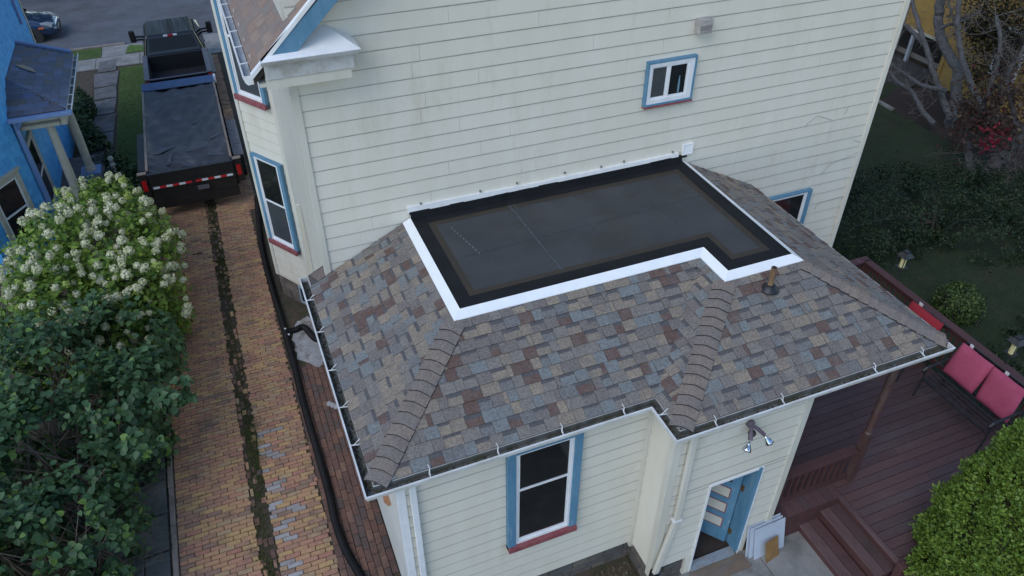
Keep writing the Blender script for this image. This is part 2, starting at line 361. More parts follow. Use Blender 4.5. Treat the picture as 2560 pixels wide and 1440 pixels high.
# ---------------------------------------------------------------- the cream house
house = root('house', 'cream sided house with blue window trim and a low shingled rear addition', 'house')
E0, ZL = .2032, 6.3415
shading = mat('lap shade', (.33, .315, .27), .8, (.44, .425, .375), 3)  # shade line under each siding lap, painted as a darker strip
def sub(name, mb, mt, parent, **kw): return ob(name, mb, mt, parent, **kw)
def siding(parent, o, u, n, L, zb, zt, seams=True, z0=ZL, clip=None, seed=0, name='siding_board', mt=None, gh=.018):
    rnd = random.Random(seed); o = Vector(o); u = Vector(u); n = Vector(n)
    k = math.floor((zb - z0) / E0)
    while z0 + k * E0 < zt - .01:
        za = max(zb, z0 + k * E0); zc = min(zt, z0 + (k + 1) * E0); k += 1
        if zc - za < .045: continue
        a = clip(za) if clip else 0
        cuts = [a, L]
        if seams and L > 2.5:
            s = a + rnd.uniform(.6, 3.4)
            while s < L - .5: cuts.append(s); s += rnd.uniform(2.2, 3.7)
        cuts.sort()
        for s0, s1 in zip(cuts[:-1], cuts[1:]):
            if s1 - s0 < .05: continue
            g = .0016; w0 = rnd.uniform(0, .003)
            b0 = o + u * (s0 + g); b1 = o + u * (s1 - g)
            f = (zc - za) / E0; top = .0145 - .0105 * f
            pts = [b0 + n * .0, b1 + n * .0, b1 + n * (.0145 + w0), b0 + n * (.0145 + w0)]
            q = [p + Vector((0, 0, za)) for p in pts] + [b0 + Vector((0, 0, zc)), b1 + Vector((0, 0, zc)), b1 + n * top + Vector((0, 0, zc)), b0 + n * top + Vector((0, 0, zc))]
            # lower outer edge returns to the wall
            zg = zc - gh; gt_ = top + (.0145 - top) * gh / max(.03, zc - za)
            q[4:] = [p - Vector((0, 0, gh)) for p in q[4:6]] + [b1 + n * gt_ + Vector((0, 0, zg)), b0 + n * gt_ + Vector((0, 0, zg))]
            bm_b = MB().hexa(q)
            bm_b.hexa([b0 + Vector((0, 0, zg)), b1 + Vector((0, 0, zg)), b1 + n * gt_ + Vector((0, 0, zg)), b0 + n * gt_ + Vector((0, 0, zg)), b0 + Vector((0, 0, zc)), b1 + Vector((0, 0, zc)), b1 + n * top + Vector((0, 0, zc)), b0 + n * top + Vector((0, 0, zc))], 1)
            ob(name, bm_b, [mt or cream, shading if mt is None else mt], parent)
# --- main back wall
WX = 9.1015
wall = sub('wall', MB().box((-.02, .03, -.4), (WX + .08, 9.5, 8.6)), creamt, house)
gb = MB().prism([(-.02, .03, 8.6), (WX + .08, .03, 8.6), (4.6, .03, 11.3)], (0, 9.4, 0)); sub('gable', gb, creamt, house)
rake = lambda z: max(0, (z - 7.0) / .94 - .15) if z > 7.0 else 0
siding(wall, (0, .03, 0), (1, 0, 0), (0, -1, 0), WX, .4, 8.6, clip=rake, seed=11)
sub('foundation', MB().box((-.0, .06, -.8), (WX + .05, 9.4, .41)), stone, house)
cbm = MB(); cbm.box((-.085, -.005, .4), (-.0, .1, 6.8)); sub('corner_board', cbm, creamt, house, bevel=.004)
cbm = MB(); cbm.box((WX, -.008, .35), (WX + .095, .1, 8.0)); sub('corner_board', cbm, cream, house, bevel=.004)
# side wall back to the bay
sub('side_wall', MB().box((-.05, .1, -.4), (-.021, 4.2, 6.9)), creamt, house)
# windows -------------------------------------------------------------
def frame(o, u, n, x0, x1, z0, z1, w, dpt, back=0.0):
    """rectangular ring in plane (u,z): outer x0..x1,z0..z1, member width w (l,r,b,t), proud by dpt"""
    o = Vector(o); u = Vector(u); n = Vector(n); mb = MB(); l, r, b, t = w
    def bx(a0, a1, c0, c1):
        q = []
        for zz in (c0, c1):
            for s, dd in ((a0, back), (a1, back), (a1, dpt), (a0, dpt)): q.append(o + u * s + n * dd + Vector((0, 0, zz)))
        mb.hexa(q)
    bx(x0, x0 + l, z0, z1); bx(x1 - r, x1, z0, z1)
    if b: bx(x0 + l, x1 - r, z0, z0 + b)
    if t: bx(x0 + l, x1 - r, z1 - t, z1)
    return mb
def plane(o, u, n, x0, x1, z0, z1, dd, th=.006):
    o = Vector(o); u = Vector(u); n = Vector(n); mb = MB(); q = []
    for zz in (z0, z1):
        for s, e in ((x0, dd), (x1, dd), (x1, dd + th), (x0, dd + th)): q.append(o + u * s + n * e + Vector((0, 0, zz)))
    return mb.hexa(q)
def hung_window(parent, o, u, n, x0, x1, z0, z1, tw=.095, sill=.07, dpt=.08, scr=True, mid=.5):
    wn = sub('window', frame(o, u, n, x0, x1, z0, z1, (tw, tw, 0, .03), dpt), blue, parent, bevel=.004)
    s = Vector(o); uu = Vector(u); nn = Vector(n)
    sub('sill', plane(o, u, n, x0 - .0, x1 + .0, z0 - .012, z0 + sill, .0, dpt + .035), redp, wn, bevel=.006)
    a0, a1, c0, c1 = x0 + tw, x1 - tw, z0 + sill, z1 - .03
    zm = c0 + (c1 - c0) * mid
    sub('frame', frame(o, u, n, a0, a1, c0, c1, (.028, .028, .04, .02), .066), whitev, wn)
    a0 += .028; a1 -= .028; c0 += .04; c1 -= .02
    sub('sash', frame(o, u, n, a0, a1, zm - .01, c1, (.03, .03, .035, .03), .056), whitev, wn)
    sub('sash', frame(o, u, n, a0, a1, c0, zm + .01, (.03, .03, .045, .03), .048), whitev, wn)
    sub('pane', plane(o, u, n, a0 + .03, a1 - .03, zm + .01, c1 - .03, .040), glass, wn)
    sub('pane', plane(o, u, n, a0 + .03, a1 - .03, c0 + .04, zm - .01, .034), screen if scr else glass, wn)
    return wn
# sliding window on the back wall
o, u, n = (0, .03, 0), (1, 0, 0), (0, -1, 0)
wn = sub('window', frame(o, u, n, 4.67, 5.46, 5.40, 6.055, (.03, .03, .03, .03), .078), blue, house, bevel=.004)
sub('sill', plane(o, u, n, 4.67, 5.46, 5.375, 5.402, 0, .095), redp, wn)
sub('frame', frame(o, u, n, 4.70, 5.43, 5.43, 6.025, (.047, .082, .06, .045), .066), whitev, wn)
sub('sash', frame(o, u, n, 5.02, 5.348, 5.49, 5.98, (.035, .03, .03, .03), .056), whitev, wn)
sub('sash', frame(o, u, n, 4.747, 5.02, 5.49, 5.98, (.028, .03, .03, .03), .048), whitev, wn)
sub('pane', plane(o, u, n, 5.05, 5.32, 5.52, 5.95, .040), glass, wn)
sub('pane', plane(o, u, n, 4.77, 4.99, 5.52, 5.95, .036), screen, wn)
bt = MB().lathe((5.22, -.02, 5.53), [(.012, 0), (.014, .05), (.014, .16), (.008, .21), (.006, .25), (.0, .255)], 10); sub('bottle', bt, mat('blue bottle', (.10, .22, .30), .3, (.14, .26, .33), 9), wn)
hung_window(house, o, u, n, 7.2, 8.27, 1.55, 3.26, .085)
# dryer vent box and louvred vent
vb = sub('dryer_vent', MB().box((5.37, -.12, 6.49), (5.57, .03, 6.56)), pvc, house)
cg = MB()
for i in range(9): cg.box((5.372 + i * .0235, -.12, 6.37), (5.380 + i * .0235, -.112, 6.49))
for i in range(6): cg.box((5.372, -.123, 6.375 + i * .021), (5.568, -.117, 6.381 + i * .021))
cg.box((5.37, -.11, 6.37), (5.38, .0, 6.49)); cg.box((5.56, -.11, 6.37), (5.57, .0, 6.49)); sub('cage', cg, pvc, vb)
sub('vent_flap', MB().box((5.39, -.03, 6.38), (5.55, .0, 6.49)), mat('vent dark', (.12, .11, .11), .7), vb)
lv = sub('louvre_vent', frame(o, u, n, 5.47, 5.65, 4.465, 4.645, (.02, .02, .02, .02), .05), white, house, bevel=.004)
for i in range(4):
    z = 4.49 + i * .036; q = MB().hexa([(5.49, .02, z), (5.63, .02, z), (5.63, -.018, z), (5.49, -.018, z), (5.49, .02, z + .03), (5.63, .02, z + .03), (5.63, .008, z + .03), (5.49, .008, z + .03)]); sub('slat', q, white, lv)
# fine dead vine stems on the wall at right
vine = MB()
for pts in ([(2080, 300), (2045, 290), (2020, 308), (2012, 318)], [(2150, 378), (2115, 395), (2095, 402), (2072, 413), (2052, 437)], [(2112, 490), (2046, 508), (2040, 515), (2037, 525)], [(2152, 357), (2136, 350)], [(2121, 268), (2112, 285)]):
    sub('vine_stem', MB().tube([P(p, 1, -.006) for p in pts], .003, 4), mat('vine', (.2, .2, .21), .9), house)
# --- bay on the left side
BA, BB = Vector((-.02, 4.03, 0)), Vector((-.64, 5.03, 0)); bu = (BA - BB).normalized(); bl = (BA - BB).length
bn = Vector((bu.y, -bu.x, 0))
if bn.y > 0: bn = -bn
BD = BB + Vector((0, 2.2, 0))
bay = sub('bay', MB().prism([BA + Vector((.0, .02, .4)) - bn * .02, BB + Vector((0, 0, .4)) - bn * .02 + Vector((.02, 0, 0)), BD + Vector((.02, 0, .4)), Vector((.2, 8.2, .4)), Vector((.2, 4.03, .4))], (0, 0, 6.4)), creamt, house)
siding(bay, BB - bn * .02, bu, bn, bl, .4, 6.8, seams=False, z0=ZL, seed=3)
q = MB().prism([BB + bn * .012, BB + bu * .09 + bn * .012, BB + bu * .09 - bn * .03, BB - bn * .03], (0, 0, 6.4)); 
cbx = sub('corner_board', q, creamt, bay); cbx.location.z = .4
q = MB().prism([BA + bn * .015, BA - bu * .12 + bn * .015, BA - bu * .12 - bn * .03, BA - bn * .03], (0, 0, 6.4)); cbx = sub('corner_board', q, creamt, bay); cbx.location.z = .4
q = MB().prism([BA * 1.0 - bn * .05, BB - bn * .05, BD + Vector((.05, 0, 0)), Vector((.2, 8, 0)), Vector((.2, 4.1, 0))], (0, 0, 1.3)); f_ = sub('foundation', q, stone, bay); f_.location.z = -.89
hung_window(bay, BB, bu, bn, .17, 1.0, 1.33, 3.31, .085, .09, .075)
hung_window(bay, BB, bu, bn, .17, 1.0, 4.40, 6.6, .085, .09, .075)
bw = sub('basement_window', frame(BB - bn * .05, bu, bn, .62, 1.1, -.1, .36, (.05, .05, .05, .05), .03), mat('old blue frame', (.30, .36, .42), .6, (.2, .27, .34), 8), bay)
sub('pane', plane(BB - bn * .05, bu, bn, .67, 1.05, -.05, .31, .008), glass, bw)
# --- upper roof: left slope, gutter, rake board, cornice return
RX0, RZ0, RS = -.47, 6.80, .94           # eave corner, slope
zr = lambda x: RZ0 + RS * (x - RX0)
YR = -.27
rf = MB().prism([(RX0, YR + .02, RZ0 - .03), (4.6, YR + .02, zr(4.6) - .03), (4.6, YR + .02, zr(4.6) - .15), (RX0, YR + .02, RZ0 - .15)], (0, 9.8, 0))
rf.prism([(9.67, YR + .02, RZ0 - .03), (4.6, YR + .02, zr(4.6) - .03), (4.6, YR + .02, zr(4.6) - .15), (9.67, YR + .02, RZ0 - .15)], (0, 9.8, 0))
upper = sub('upper_roof', rf, mat('roof underlay', (.05, .04, .035), .95), house)
tabs = MB(); v = 0; r_ = random.Random(4); dvx, dvz = 1 / math.hypot(1, RS), RS / math.hypot(1, RS)
for c in range(16):
    yy = YR + .035 - r_.uniform(0, .3)
    while yy < 7:
        wd = .31; a, b = max(YR + .035, yy), yy + wd - .006; yy += wd
        if b - a < .04: continue
        s0, s1 = c * .14, c * .14 + .155
        def pt(s, yv, h): return (RX0 + .01 + s * dvx - h * dvz, yv, RZ0 - .03 + s * dvz + h * dvx)
        tabs.hexa([pt(s0, a, 0), pt(s0, b, 0), pt(s1, b, 0), pt(s1, a, 0), pt(s0, a, .02), pt(s0, b, .02), pt(s1, b, .006), pt(s1, a, .006)])
sub('shingles', tabs, shold, upper, kind='stuff')
rk = MB(); 
for (xa, xb) in ((RX0 - .0, 4.6), (9.67, 4.6)):
    za, zb = RZ0, zr(4.6)
    xq = -.36 if xa < 0 else 9.56; xw = -.01 if xa < 0 else 9.21; rk.prism([(xq, YR, zr(-.36) - .04), (xb, YR, zb - .04), (xb, YR, zb - .30), (xw, YR, 6.93), (xq, YR, 6.93)], (0, -.025, 0))
sub('rake_board', rk, blue, upper)
de = MB()
for (xa, xb) in ((RX0 - .02, 4.6), (9.69, 4.6)):
    za, zb = RZ0 - .02, zr(4.6) - .0
    de.prism([(xa, YR + .04, za + .005), (xb, YR + .04, zb + .005), (xb, YR + .04, zb - .05), (xa, YR + .04, za - .05)], (0, -.075, 0))
sub('drip_edge', de, white, upper)
sub('soffit', MB().box((-.42, YR, 6.62), (0, 9, 6.66)), creamt, upper)
# return
cr = MB(); X1 = .70
cr.box((-.34, -.30, 6.70), (X1 - .06, .02, 6.88))
cr.hexa([(-.37, -.36, 6.88), (X1, -.36, 6.88), (X1, .02, 6.88), (-.12, .02, 6.88), (-.37, -.38, 6.93), (X1 + .02, -.38, 6.93), (X1 + .02, .02, 6.93), (-.12, .02, 6.93)])
ret = sub('cornice_return', cr, mat('cornice paint', (.50, .51, .50), .5, (.42, .42, .40), 4, dirt=(.30, .27, .22), dsc=4), house, bevel=.006)
sub('return_cap', MB().add([(-.37, -.38, 6.934), (X1 + .02, -.38, 6.934), (X1 + .02, .02, 6.934), (-.12, .02, 6.934), (.02, .02, 7.12), (.42, .02, 7.12)], [(0, 1, 5, 4), (1, 2, 5), (0, 4, 3), (0, 3, 2, 1), (2, 3, 4, 5)]), white, ret)
sub('return_frieze', MB().box((-.345, -.285, 6.59), (X1 - .1, .02, 6.72)), creamt, ret)
# upper gutter with brackets and end cap
def sweep(path, prof, closed_caps=True, mi=0):
    """path of (x,y) points, outward to the right of travel; prof (d outward, z)"""
    mb = MB(); k = len(path); rings = []
    for i in range(k):
        p = Vector((*path[i], 0))
        def nrm(a, b):
            t = (Vector((*b, 0)) - Vector((*a, 0))).normalized(); return Vector((t.y, -t.x, 0))
        if i == 0: nv = nrm(path[0], path[1]); sc = 1
        elif i == k - 1: nv = nrm(path[-2], path[-1]); sc = 1
        else:
            n1, n2 = nrm(path[i - 1], path[i]), nrm(path[i], path[i + 1]); nv = (n1 + n2).normalized(); sc = 1 / max(.2, nv.dot(n1))
        rings.append([p + nv * dd * sc + Vector((0, 0, z)) for dd, z in prof])
    m_ = len(prof); vs = [q for r in rings for q in r]
    fs = [(i * m_ + j, i * m_ + (j + 1) % m_, (i + 1) * m_ + (j + 1) % m_, (i + 1) * m_ + j) for i in range(k - 1) for j in range(m_)]
    mb.add(vs, fs, mi); mb.f.append(tuple(range(m_))); mb.f.append(tuple((k - 1) * m_ + j for j in range(m_))[::-1]); mb.m += [mi, mi]
    return mb
GP = [(0, .015), (0, -.085), (.075, -.09), (.10, -.06), (.118, .0), (.118, .012), (.098, .012), (.098, .004), (.108, .0), (.092, -.055), (.072, -.082), (.006, -.078), (.006, .015)]
ug = sub('gutter', sweep([(RX0 + .01, 9), (RX0 + .01, YR + .05)], [(a, b + 6.74) for a, b in [(p[0], p[1]) for p in GP]]), gutw, upper)
sub('end_cap', MB().prism([(RX0 + .01, YR + .05, 6.755), (RX0 + .01, YR + .05, 6.655), (RX0 - .065, YR + .05, 6.65), (RX0 - .09, YR + .05, 6.68), (RX0 - .108, YR + .05, 6.755)], (0, -.006, 0)), white, ug)
for i in range(8):
    y = .15 + i * .55; hb = MB(); hb.bar((RX0 - .1, y, 6.755), (RX0 + .06, y, 6.765), .02, .006); hb.bar((RX0 + .03, y, 6.72), (RX0 + .03, y, 6.85), .008); sub('bracket', hb, whitev, ug)

# ---------------------------------------------------------------- rear addition
ad = sub('addition', MB(), cream, house)
ZF, SL = 4.35, .51
fx0, fx1, fx2 = 1.16, 4.50, 5.49; fy1, fy2 = -2.11, -2.66; EX0, EX1, EX2 = -.30, 3.04, 6.93; EY1, EY2 = -3.57, -4.11; ZE = ZF - SL * 1.46
AX0, AX1, AX2, AY1, AY2 = -.05, 3.16, 5.12, -3.40, -3.93
T = .12
# wall cores (leaving the door opening)
DX0, DX1, DZ0, DZ1 = 3.84, 4.62, .10, 2.0
core = MB()
core.box((AX0, AY1, .4), (AX0 + T, .02, 3.5)); core.box((AX0 + T, AY1, .4), (AX1, AY1 + T, 3.5)); core.box((AX1, AY2, .4), (AX1 + T, AY1 + T, 3.5))
core.box((AX1 + T, AY2, .4), (DX0, AY2 + T, 3.5)); core.box((DX0, AY2, DZ1), (DX1, AY2 + T, 3.5)); core.box((DX1, AY2, .4), (AX2, AY2 + T, 3.5)); core.box((AX2 - T, AY2 + T, .4), (AX2, .02, 3.5))
wl = sub('wall', core, creamt, ad)
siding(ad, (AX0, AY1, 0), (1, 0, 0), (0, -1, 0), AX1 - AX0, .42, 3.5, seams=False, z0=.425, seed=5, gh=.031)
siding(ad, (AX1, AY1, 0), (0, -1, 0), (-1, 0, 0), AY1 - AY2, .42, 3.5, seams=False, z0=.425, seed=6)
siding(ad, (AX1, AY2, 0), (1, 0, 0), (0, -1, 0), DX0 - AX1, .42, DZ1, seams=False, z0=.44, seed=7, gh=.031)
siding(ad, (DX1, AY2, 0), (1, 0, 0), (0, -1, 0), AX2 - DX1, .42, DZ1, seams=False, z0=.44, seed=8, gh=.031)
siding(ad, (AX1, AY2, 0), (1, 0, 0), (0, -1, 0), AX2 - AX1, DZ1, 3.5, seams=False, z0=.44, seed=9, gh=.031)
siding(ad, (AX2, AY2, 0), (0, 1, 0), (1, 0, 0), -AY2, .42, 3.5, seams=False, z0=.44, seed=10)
smooth_side = MB().box((AX0 - .02, AY1 + .0, .42), (AX0 - .001, 0, 3.5)); sub('side_cladding', smooth_side, mat('smooth cladding', (.66, .66, .62), .4, (.60, .59, .54), 1.5), ad)
cbs = MB(); cbs.box((AX0 - .025, AY1 - .03, .40), (AX0 + .075, AY1 + .06, 3.5)); sub('corner_board', cbs, whitev, ad, bevel=.005)
cbs = MB(); cbs.box((AX1 - .03, AY2 - .03, .30), (AX1 + .09, AY2 + .07, 3.5)); sub('corner_board', cbs, creamt, ad, bevel=.005)
cbs = MB(); cbs.box((AX1 - .06, AY1 - .06, .36), (AX1 - .0, AY1 - .0, 3.5)); sub('corner_board', cbs, creamt, ad)
cbs = MB(); cbs.box((AX2 - .075, AY2 - .03, .40), (AX2 + .03, AY2 + .07, 3.5)); sub('corner_board', cbs, creamt, ad, bevel=.005)
rp = [P(q, 0, AX0 - .022) for q in ((956, 1238), (970, 1236), (978, 1262), (972, 1266), (961, 1256))]; sub('rot_patch', MB().prism(rp, (-.004, 0, 0)), rust, ad)
# foundation of separate stones
fd = sub('foundation', MB().box((AX0 + .05, AY1 + .05, -.3), (AX1 + .02, .0, .42)), mortar, ad)
fb = MB(); fb.box((AX1 + .03, AY2 + .05, -.3), (DX0 - .05, .0, .42)); fb.box((DX1 + .05, AY2 + .05, -.3), (AX2 - .04, .0, .42)); sub('foundation', fb, mortar, ad)
def stones(o, u, n, L, z0, z1):
    z = z0; o = Vector(o); u = Vector(u); n = Vector(n)
    while z < z1 - .02:
        h = min(random.uniform(.10, .17), z1 - z); s = 0
        while s < L - .02:
            l = min(random.uniform(.16, .38), L - s); b = random.uniform(.012, .03)
            q = MB(); pts = []
            for zz, e in ((z + .006, 0), (z + h - .006, 0)):
                for ss, dd in ((s + .006, 0), (s + l - .006, 0), (s + l - .012, b), (s + .012, b)): pts.append(o + u * ss + n * dd + Vector((0, 0, zz)))
            q.hexa(pts); sub('stone', q, stone, fd); s += l
        z += h
stones((AX0 + .05, AY1 + .05, 0), (1, 0, 0), (0, -1, 0), AX1 - AX0, -.02, .42)
stones((AX1 + .03, AY1, 0), (0, -1, 0), (-1, 0, 0), AY1 - AY2, -.02, .42)
stones((AX1 + .06, AY2 + .05, 0), (1, 0, 0), (0, -1, 0), DX0 - AX1 - .15, -.02, .42)
stones((DX1 + .08, AY2 + .05, 0), (1, 0, 0), (0, -1, 0), AX2 - DX1 - .12, -.02, .42)
stones((AX0 + .045, 0, 0), (0, -1, 0), (-1, 0, 0), -AY1, -.02, .42)
stones((AX2 - .04, AY2 + .1, 0), (0, 1, 0), (1, 0, 0), 1.0, -.02, .42)
# window in the left part
hung_window(ad, (0, AY1, 0), (1, 0, 0), (0, -1, 0), 1.22, 2.18, 1.37, 3.25, .105, .075, .085, scr=False, mid=.60)
# door
dr = sub('door_frame', MB().box((DX1 - .03, AY2 - .035, DZ0), (DX1 + .03, AY2 + .2, DZ1)), blue, ad)
sub('head', MB().box((DX0, AY2 - .03, DZ1 - .02), (DX1 - .03, AY2 + .2, DZ1 + .012)), whitev, dr)
sub('jamb', MB().box((DX0 - .012, AY2 - .028, -.02), (DX0 + .015, AY2 + .2, DZ1)), whitev, dr)
sub('edge_trim', MB().box((DX1 + .031, AY2 - .04, .0), (DX1 + .048, AY2 + .02, DZ1 + .012)), whitev, dr)
sub('skirt', MB().box((DX0 - .11, AY2 - .022, -.0), (DX0 - .014, AY2 + .05, .43)), cream, dr); sub('skirt', MB().box((DX1 + .05, AY2 - .022, -.0), (DX1 + .15, AY2 + .05, .43)), cream, dr)
sub('sill', MB().box((DX0 + .016, AY2 - .06, .05), (DX1 - .031, AY2 + .07, .10)), mat('worn sill', (.26, .31, .35), .8, (.20, .24, .28), 8, dirt=(.26, .17, .10), dsc=6), dr)
sub('step', MB().box((DX0 - .02, AY2 - .30, .0), (DX1 + .10, AY2 - .062, .045)), mat('worn wood', (.19, .14, .10), .9, (.13, .105, .085), 10, dirt=(.16, .165, .17), dsc=4, stretch=(.3, 1, 1)), dr)
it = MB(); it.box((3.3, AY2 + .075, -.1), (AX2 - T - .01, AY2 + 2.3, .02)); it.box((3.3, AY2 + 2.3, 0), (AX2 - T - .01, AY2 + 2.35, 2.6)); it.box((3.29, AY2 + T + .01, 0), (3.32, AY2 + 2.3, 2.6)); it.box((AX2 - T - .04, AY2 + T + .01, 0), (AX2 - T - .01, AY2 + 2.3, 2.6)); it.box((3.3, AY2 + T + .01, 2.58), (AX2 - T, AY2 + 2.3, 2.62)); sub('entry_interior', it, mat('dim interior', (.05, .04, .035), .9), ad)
hx, hy, da = DX1 - .06, AY2 + .16, R(128)
lu = Vector((math.cos(da), math.sin(da), 0)); ln = Vector((-lu.y, lu.x, 0)); hin = Vector((hx, hy, 0))
def leaf(s0, s1, z0, z1, d0, d1):
    q = []
    for zz in (z0, z1):
        for s, dd in ((s0, d0), (s1, d0), (s1, d1), (s0, d1)): q.append(hin + lu * s + ln * dd + Vector((0, 0, zz)))
    return MB().hexa(q)
dl = sub('door', leaf(0, .74, .12, 1.97, -.02, .02), blue, ad, bevel=.003)
for z0, z1 in ((.42, .64), (.76, .98), (1.10, 1.32)):
    pb = sub('panel', leaf(.10, .62, z0, z1, .018, .026), redp, dl); sub('panel_field', leaf(.115, .605, z0 + .025, z1 - .012, .026, .031), creamt, pb)
sub('pane', leaf(.12, .62, 1.45, 1.88, .019, .024), glass, dl)
for z in (.35, 1.35): sub('hinge', MB().box((hx - .0, hy - .05, z), (hx + .035, hy + .0, z + .09)), mat('brass', (.16, .10, .045), .5, metal=.4), dl)
# soffit, fascia
sf = MB(); zs = 3.43
sf.box((EX0 + .01, EY1 + .01, zs), (AX0 - .03, .02, zs + .02)); sf.box((AX0 - .03, EY1 + .01, zs), (AX1, AY1 - .03, zs + .02)); sf.box((EX1 + .01, EY2 + .01, zs), (AX1 - .03, EY1 + .0, zs + .02)); sf.box((AX1 - .03, EY2 + .01, zs), (AX2 + .03, AY2 - .03, zs + .02)); sf.box((AX2 + .03, EY2 + .01, zs), (EX2 - .02, .02, zs + .02))
sub('soffit', sf, creamt, ad)
fc = MB()
for a, b in (((EX0, .27), (EX0, EY1)), ((EX0, EY1), (EX1, EY1)), ((EX1, EY1), (EX1, EY2)), ((EX1, EY2), (EX2, EY2)), ((EX2, EY2), (EX2, 0))):
    fc.bar((*a, ZE - .095), (*b, ZE - .095), .02, .15)
sub('fascia', fc, whitev, ad)
# roof decks
def pz(x, y, which):
    return {'L': ZF - SL * (fx0 - x), 'A': ZF + SL * (y - fy1), 'B': ZF + SL * (y - fy2), 'R': ZF - SL * (x - fx2), 'V': ZF - SL * (fx1 - x)}[which]
SLOPES = {'L': [(fx0, 0), (EX0, 0), (EX0, EY1), (fx0, fy1)], 'A': [(fx0, fy1), (EX0, EY1), (EX1, EY1), (fx1, fy1)],
          'V': [(fx1, fy1), (EX1, EY1), (EX1, EY2), (fx1, fy2)], 'B': [(fx1, fy2), (EX1, EY2), (EX2, EY2), (fx2, fy2)], 'R': [(fx2, fy2), (EX2, EY2), (EX2, 0), (fx2, 0)]}
rdk = MB()
for k_, pl in SLOPES.items(): rdk.prism([(x, y, pz(x, y, k_) - .002) for x, y in pl], (0, 0, -.03))
rdk.prism([(-.06, 0, pz(-.06, 0, 'L')), (EX0, 0, pz(EX0, 0, 'L')), (EX0, .27, pz(EX0, 0, 'L')), (-.06, .27, pz(-.06, 0, 'L'))], (0, 0, -.03))
roof = sub('addition_roof', rdk, mat('roof deck', (.07, .06, .055), .95), house)
def clip(poly, a, b, c):          # keep a*u+b*v<=c
    out = []
    for i in range(len(poly)):
        p, q = poly[i], poly[(i + 1) % len(poly)]; dp, dq = a * p[0] + b * p[1] - c, a * q[0] + b * q[1] - c
        if dp <= 0: out.append(p)
        if (dp < 0 < dq) or (dq < 0 < dp):
            t = dp / (dp - dq); out.append((p[0] + t * (q[0] - p[0]), p[1] + t * (q[1] - p[1])))
    return out
pieces = []
EXPO = .143; LS = math.hypot(1, SL)
for k_, pl in SLOPES.items():
    # local: u along eave, v up slope (metres along slope)
    if k_ in 'AB': e0 = {'A': EY1, 'B': EY2}[k_]; tou = lambda p: (p[0], (p[1] - e0) * LS); fr = lambda u_, v_: (u_, e0 + v_ / LS); nv = Vector((0, -SL, 1)).normalized()
    elif k_ in 'LV': e0 = {'L': EX0, 'V': EX1}[k_]; tou = lambda p: (-p[1], (p[0] - e0) * LS); fr = lambda u_, v_: (e0 + v_ / LS, -u_); nv = Vector((-SL, 0, 1)).normalized()
    else: e0 = EX2; tou = lambda p: (p[1], (e0 - p[0]) * LS); fr = lambda u_, v_: (e0 - v_ / LS, u_); nv = Vector((SL, 0, 1)).normalized()
    lp = [tou(p) for p in pl]
    area = sum(lp[i][0] * lp[(i + 1) % 4][1] - lp[(i + 1) % 4][0] * lp[i][1] for i in range(4))
    if area < 0: lp = lp[::-1]
    planes = []
    for i in range(4):
        p, q = lp[i], lp[(i + 1) % 4]; a, b = q[1] - p[1], -(q[0] - p[0]); planes.append((a, b, a * p[0] + b * p[1]))
    umin, umax = min(p[0] for p in lp), max(p[0] for p in lp)
    rr = random.Random(hash(k_) % 97 if False else ord(k_)); v = -.012; course = 0
    while v < 1.66:
        u_ = umin - rr.uniform(0, .3); raised = rr.random() < .5
        while u_ < umax:
            wd = rr.choice([.06, .11, .13, .15, .16, .165, .17, .18, .21]) * rr.uniform(.93, 1.07); raised = not raised
            if wd < .06: raised = False
            rect = [(u_ + .0012, v), (u_ + wd - .0012, v), (u_ + wd - .0012, v + EXPO + .012), (u_ + .0012, v + EXPO + .012)]; u_ += wd
            poly = rect
            for a, b, c in planes:
                cc = c if not (b < 0 and abs(a) < 1e-6) else c + .02 * abs(b)
                poly = clip(poly, a, b, cc)
                if len(poly) < 3: break
            if len(poly) >= 3: poly = clip(poly, 0, 1, 1.385 * LS)
            if len(poly) < 3: continue
            ar = abs(sum(poly[i][0] * poly[(i + 1) % len(poly)][1] - poly[(i + 1) % len(poly)][0] * poly[i][1] for i in range(len(poly)))) / 2
            if ar < .0012: continue
            hb = .019 if raised else .0135
            def P3(q, extra=0):
                x, y = fr(*q); h = max(.0025, hb - (q[1] - v) / (EXPO + .012) * (hb - .0028)) + extra
                return Vector((x, y, pz(x, y, k_))) + nv * h
            vs, fs, ms = [], [], []
            lowp = poly; split = (not raised) and wd > .07 and rr.random() < .75
            n_ = len(poly)
            def tri(pp, mi):
                b0 = len(vs); vs.extend(P3(q) for q in pp); fs.append(tuple(range(b0, b0 + len(pp)))); ms.append(mi)
            if split:
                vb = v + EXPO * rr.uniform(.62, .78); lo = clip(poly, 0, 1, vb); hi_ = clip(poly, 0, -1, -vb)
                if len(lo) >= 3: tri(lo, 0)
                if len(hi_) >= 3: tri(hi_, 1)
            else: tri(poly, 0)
            for i in range(n_):
                p, q = poly[i], poly[(i + 1) % n_]; b0 = len(vs)
                for qq in (p, q):
                    x, y = fr(*qq); vs.append(Vector((x, y, pz(x, y, k_))))
                vs.append(P3(q)); vs.append(P3(p)); fs.append((b0, b0 + 1, b0 + 2, b0 + 3)); ms.append(2)
            cen = P3((sum(p[0] for p in poly) / n_, sum(p[1] for p in poly) / n_)); dv = cen - Vector(CO)
            size = ar * abs(dv.normalized().dot(nv)) / dv.length ** 2
            pieces.append((size if len(pl) else 0, vs, fs, ms))
        v += EXPO; course += 1
pieces.sort(key=lambda p: -p[0])
def stitch(vs, fs, ms):
    """weld by position so each shingle is one island"""
    key = {}; idx = []
    out = []
    for q in vs:
        kq = (round(q.x, 5), round(q.y, 5), round(q.z, 5))
        if kq not in key: key[kq] = len(out); out.append(q)
        idx.append(key[kq])
    return out, [tuple(idx[i] for i in f) for f in fs], ms
restm = MB()
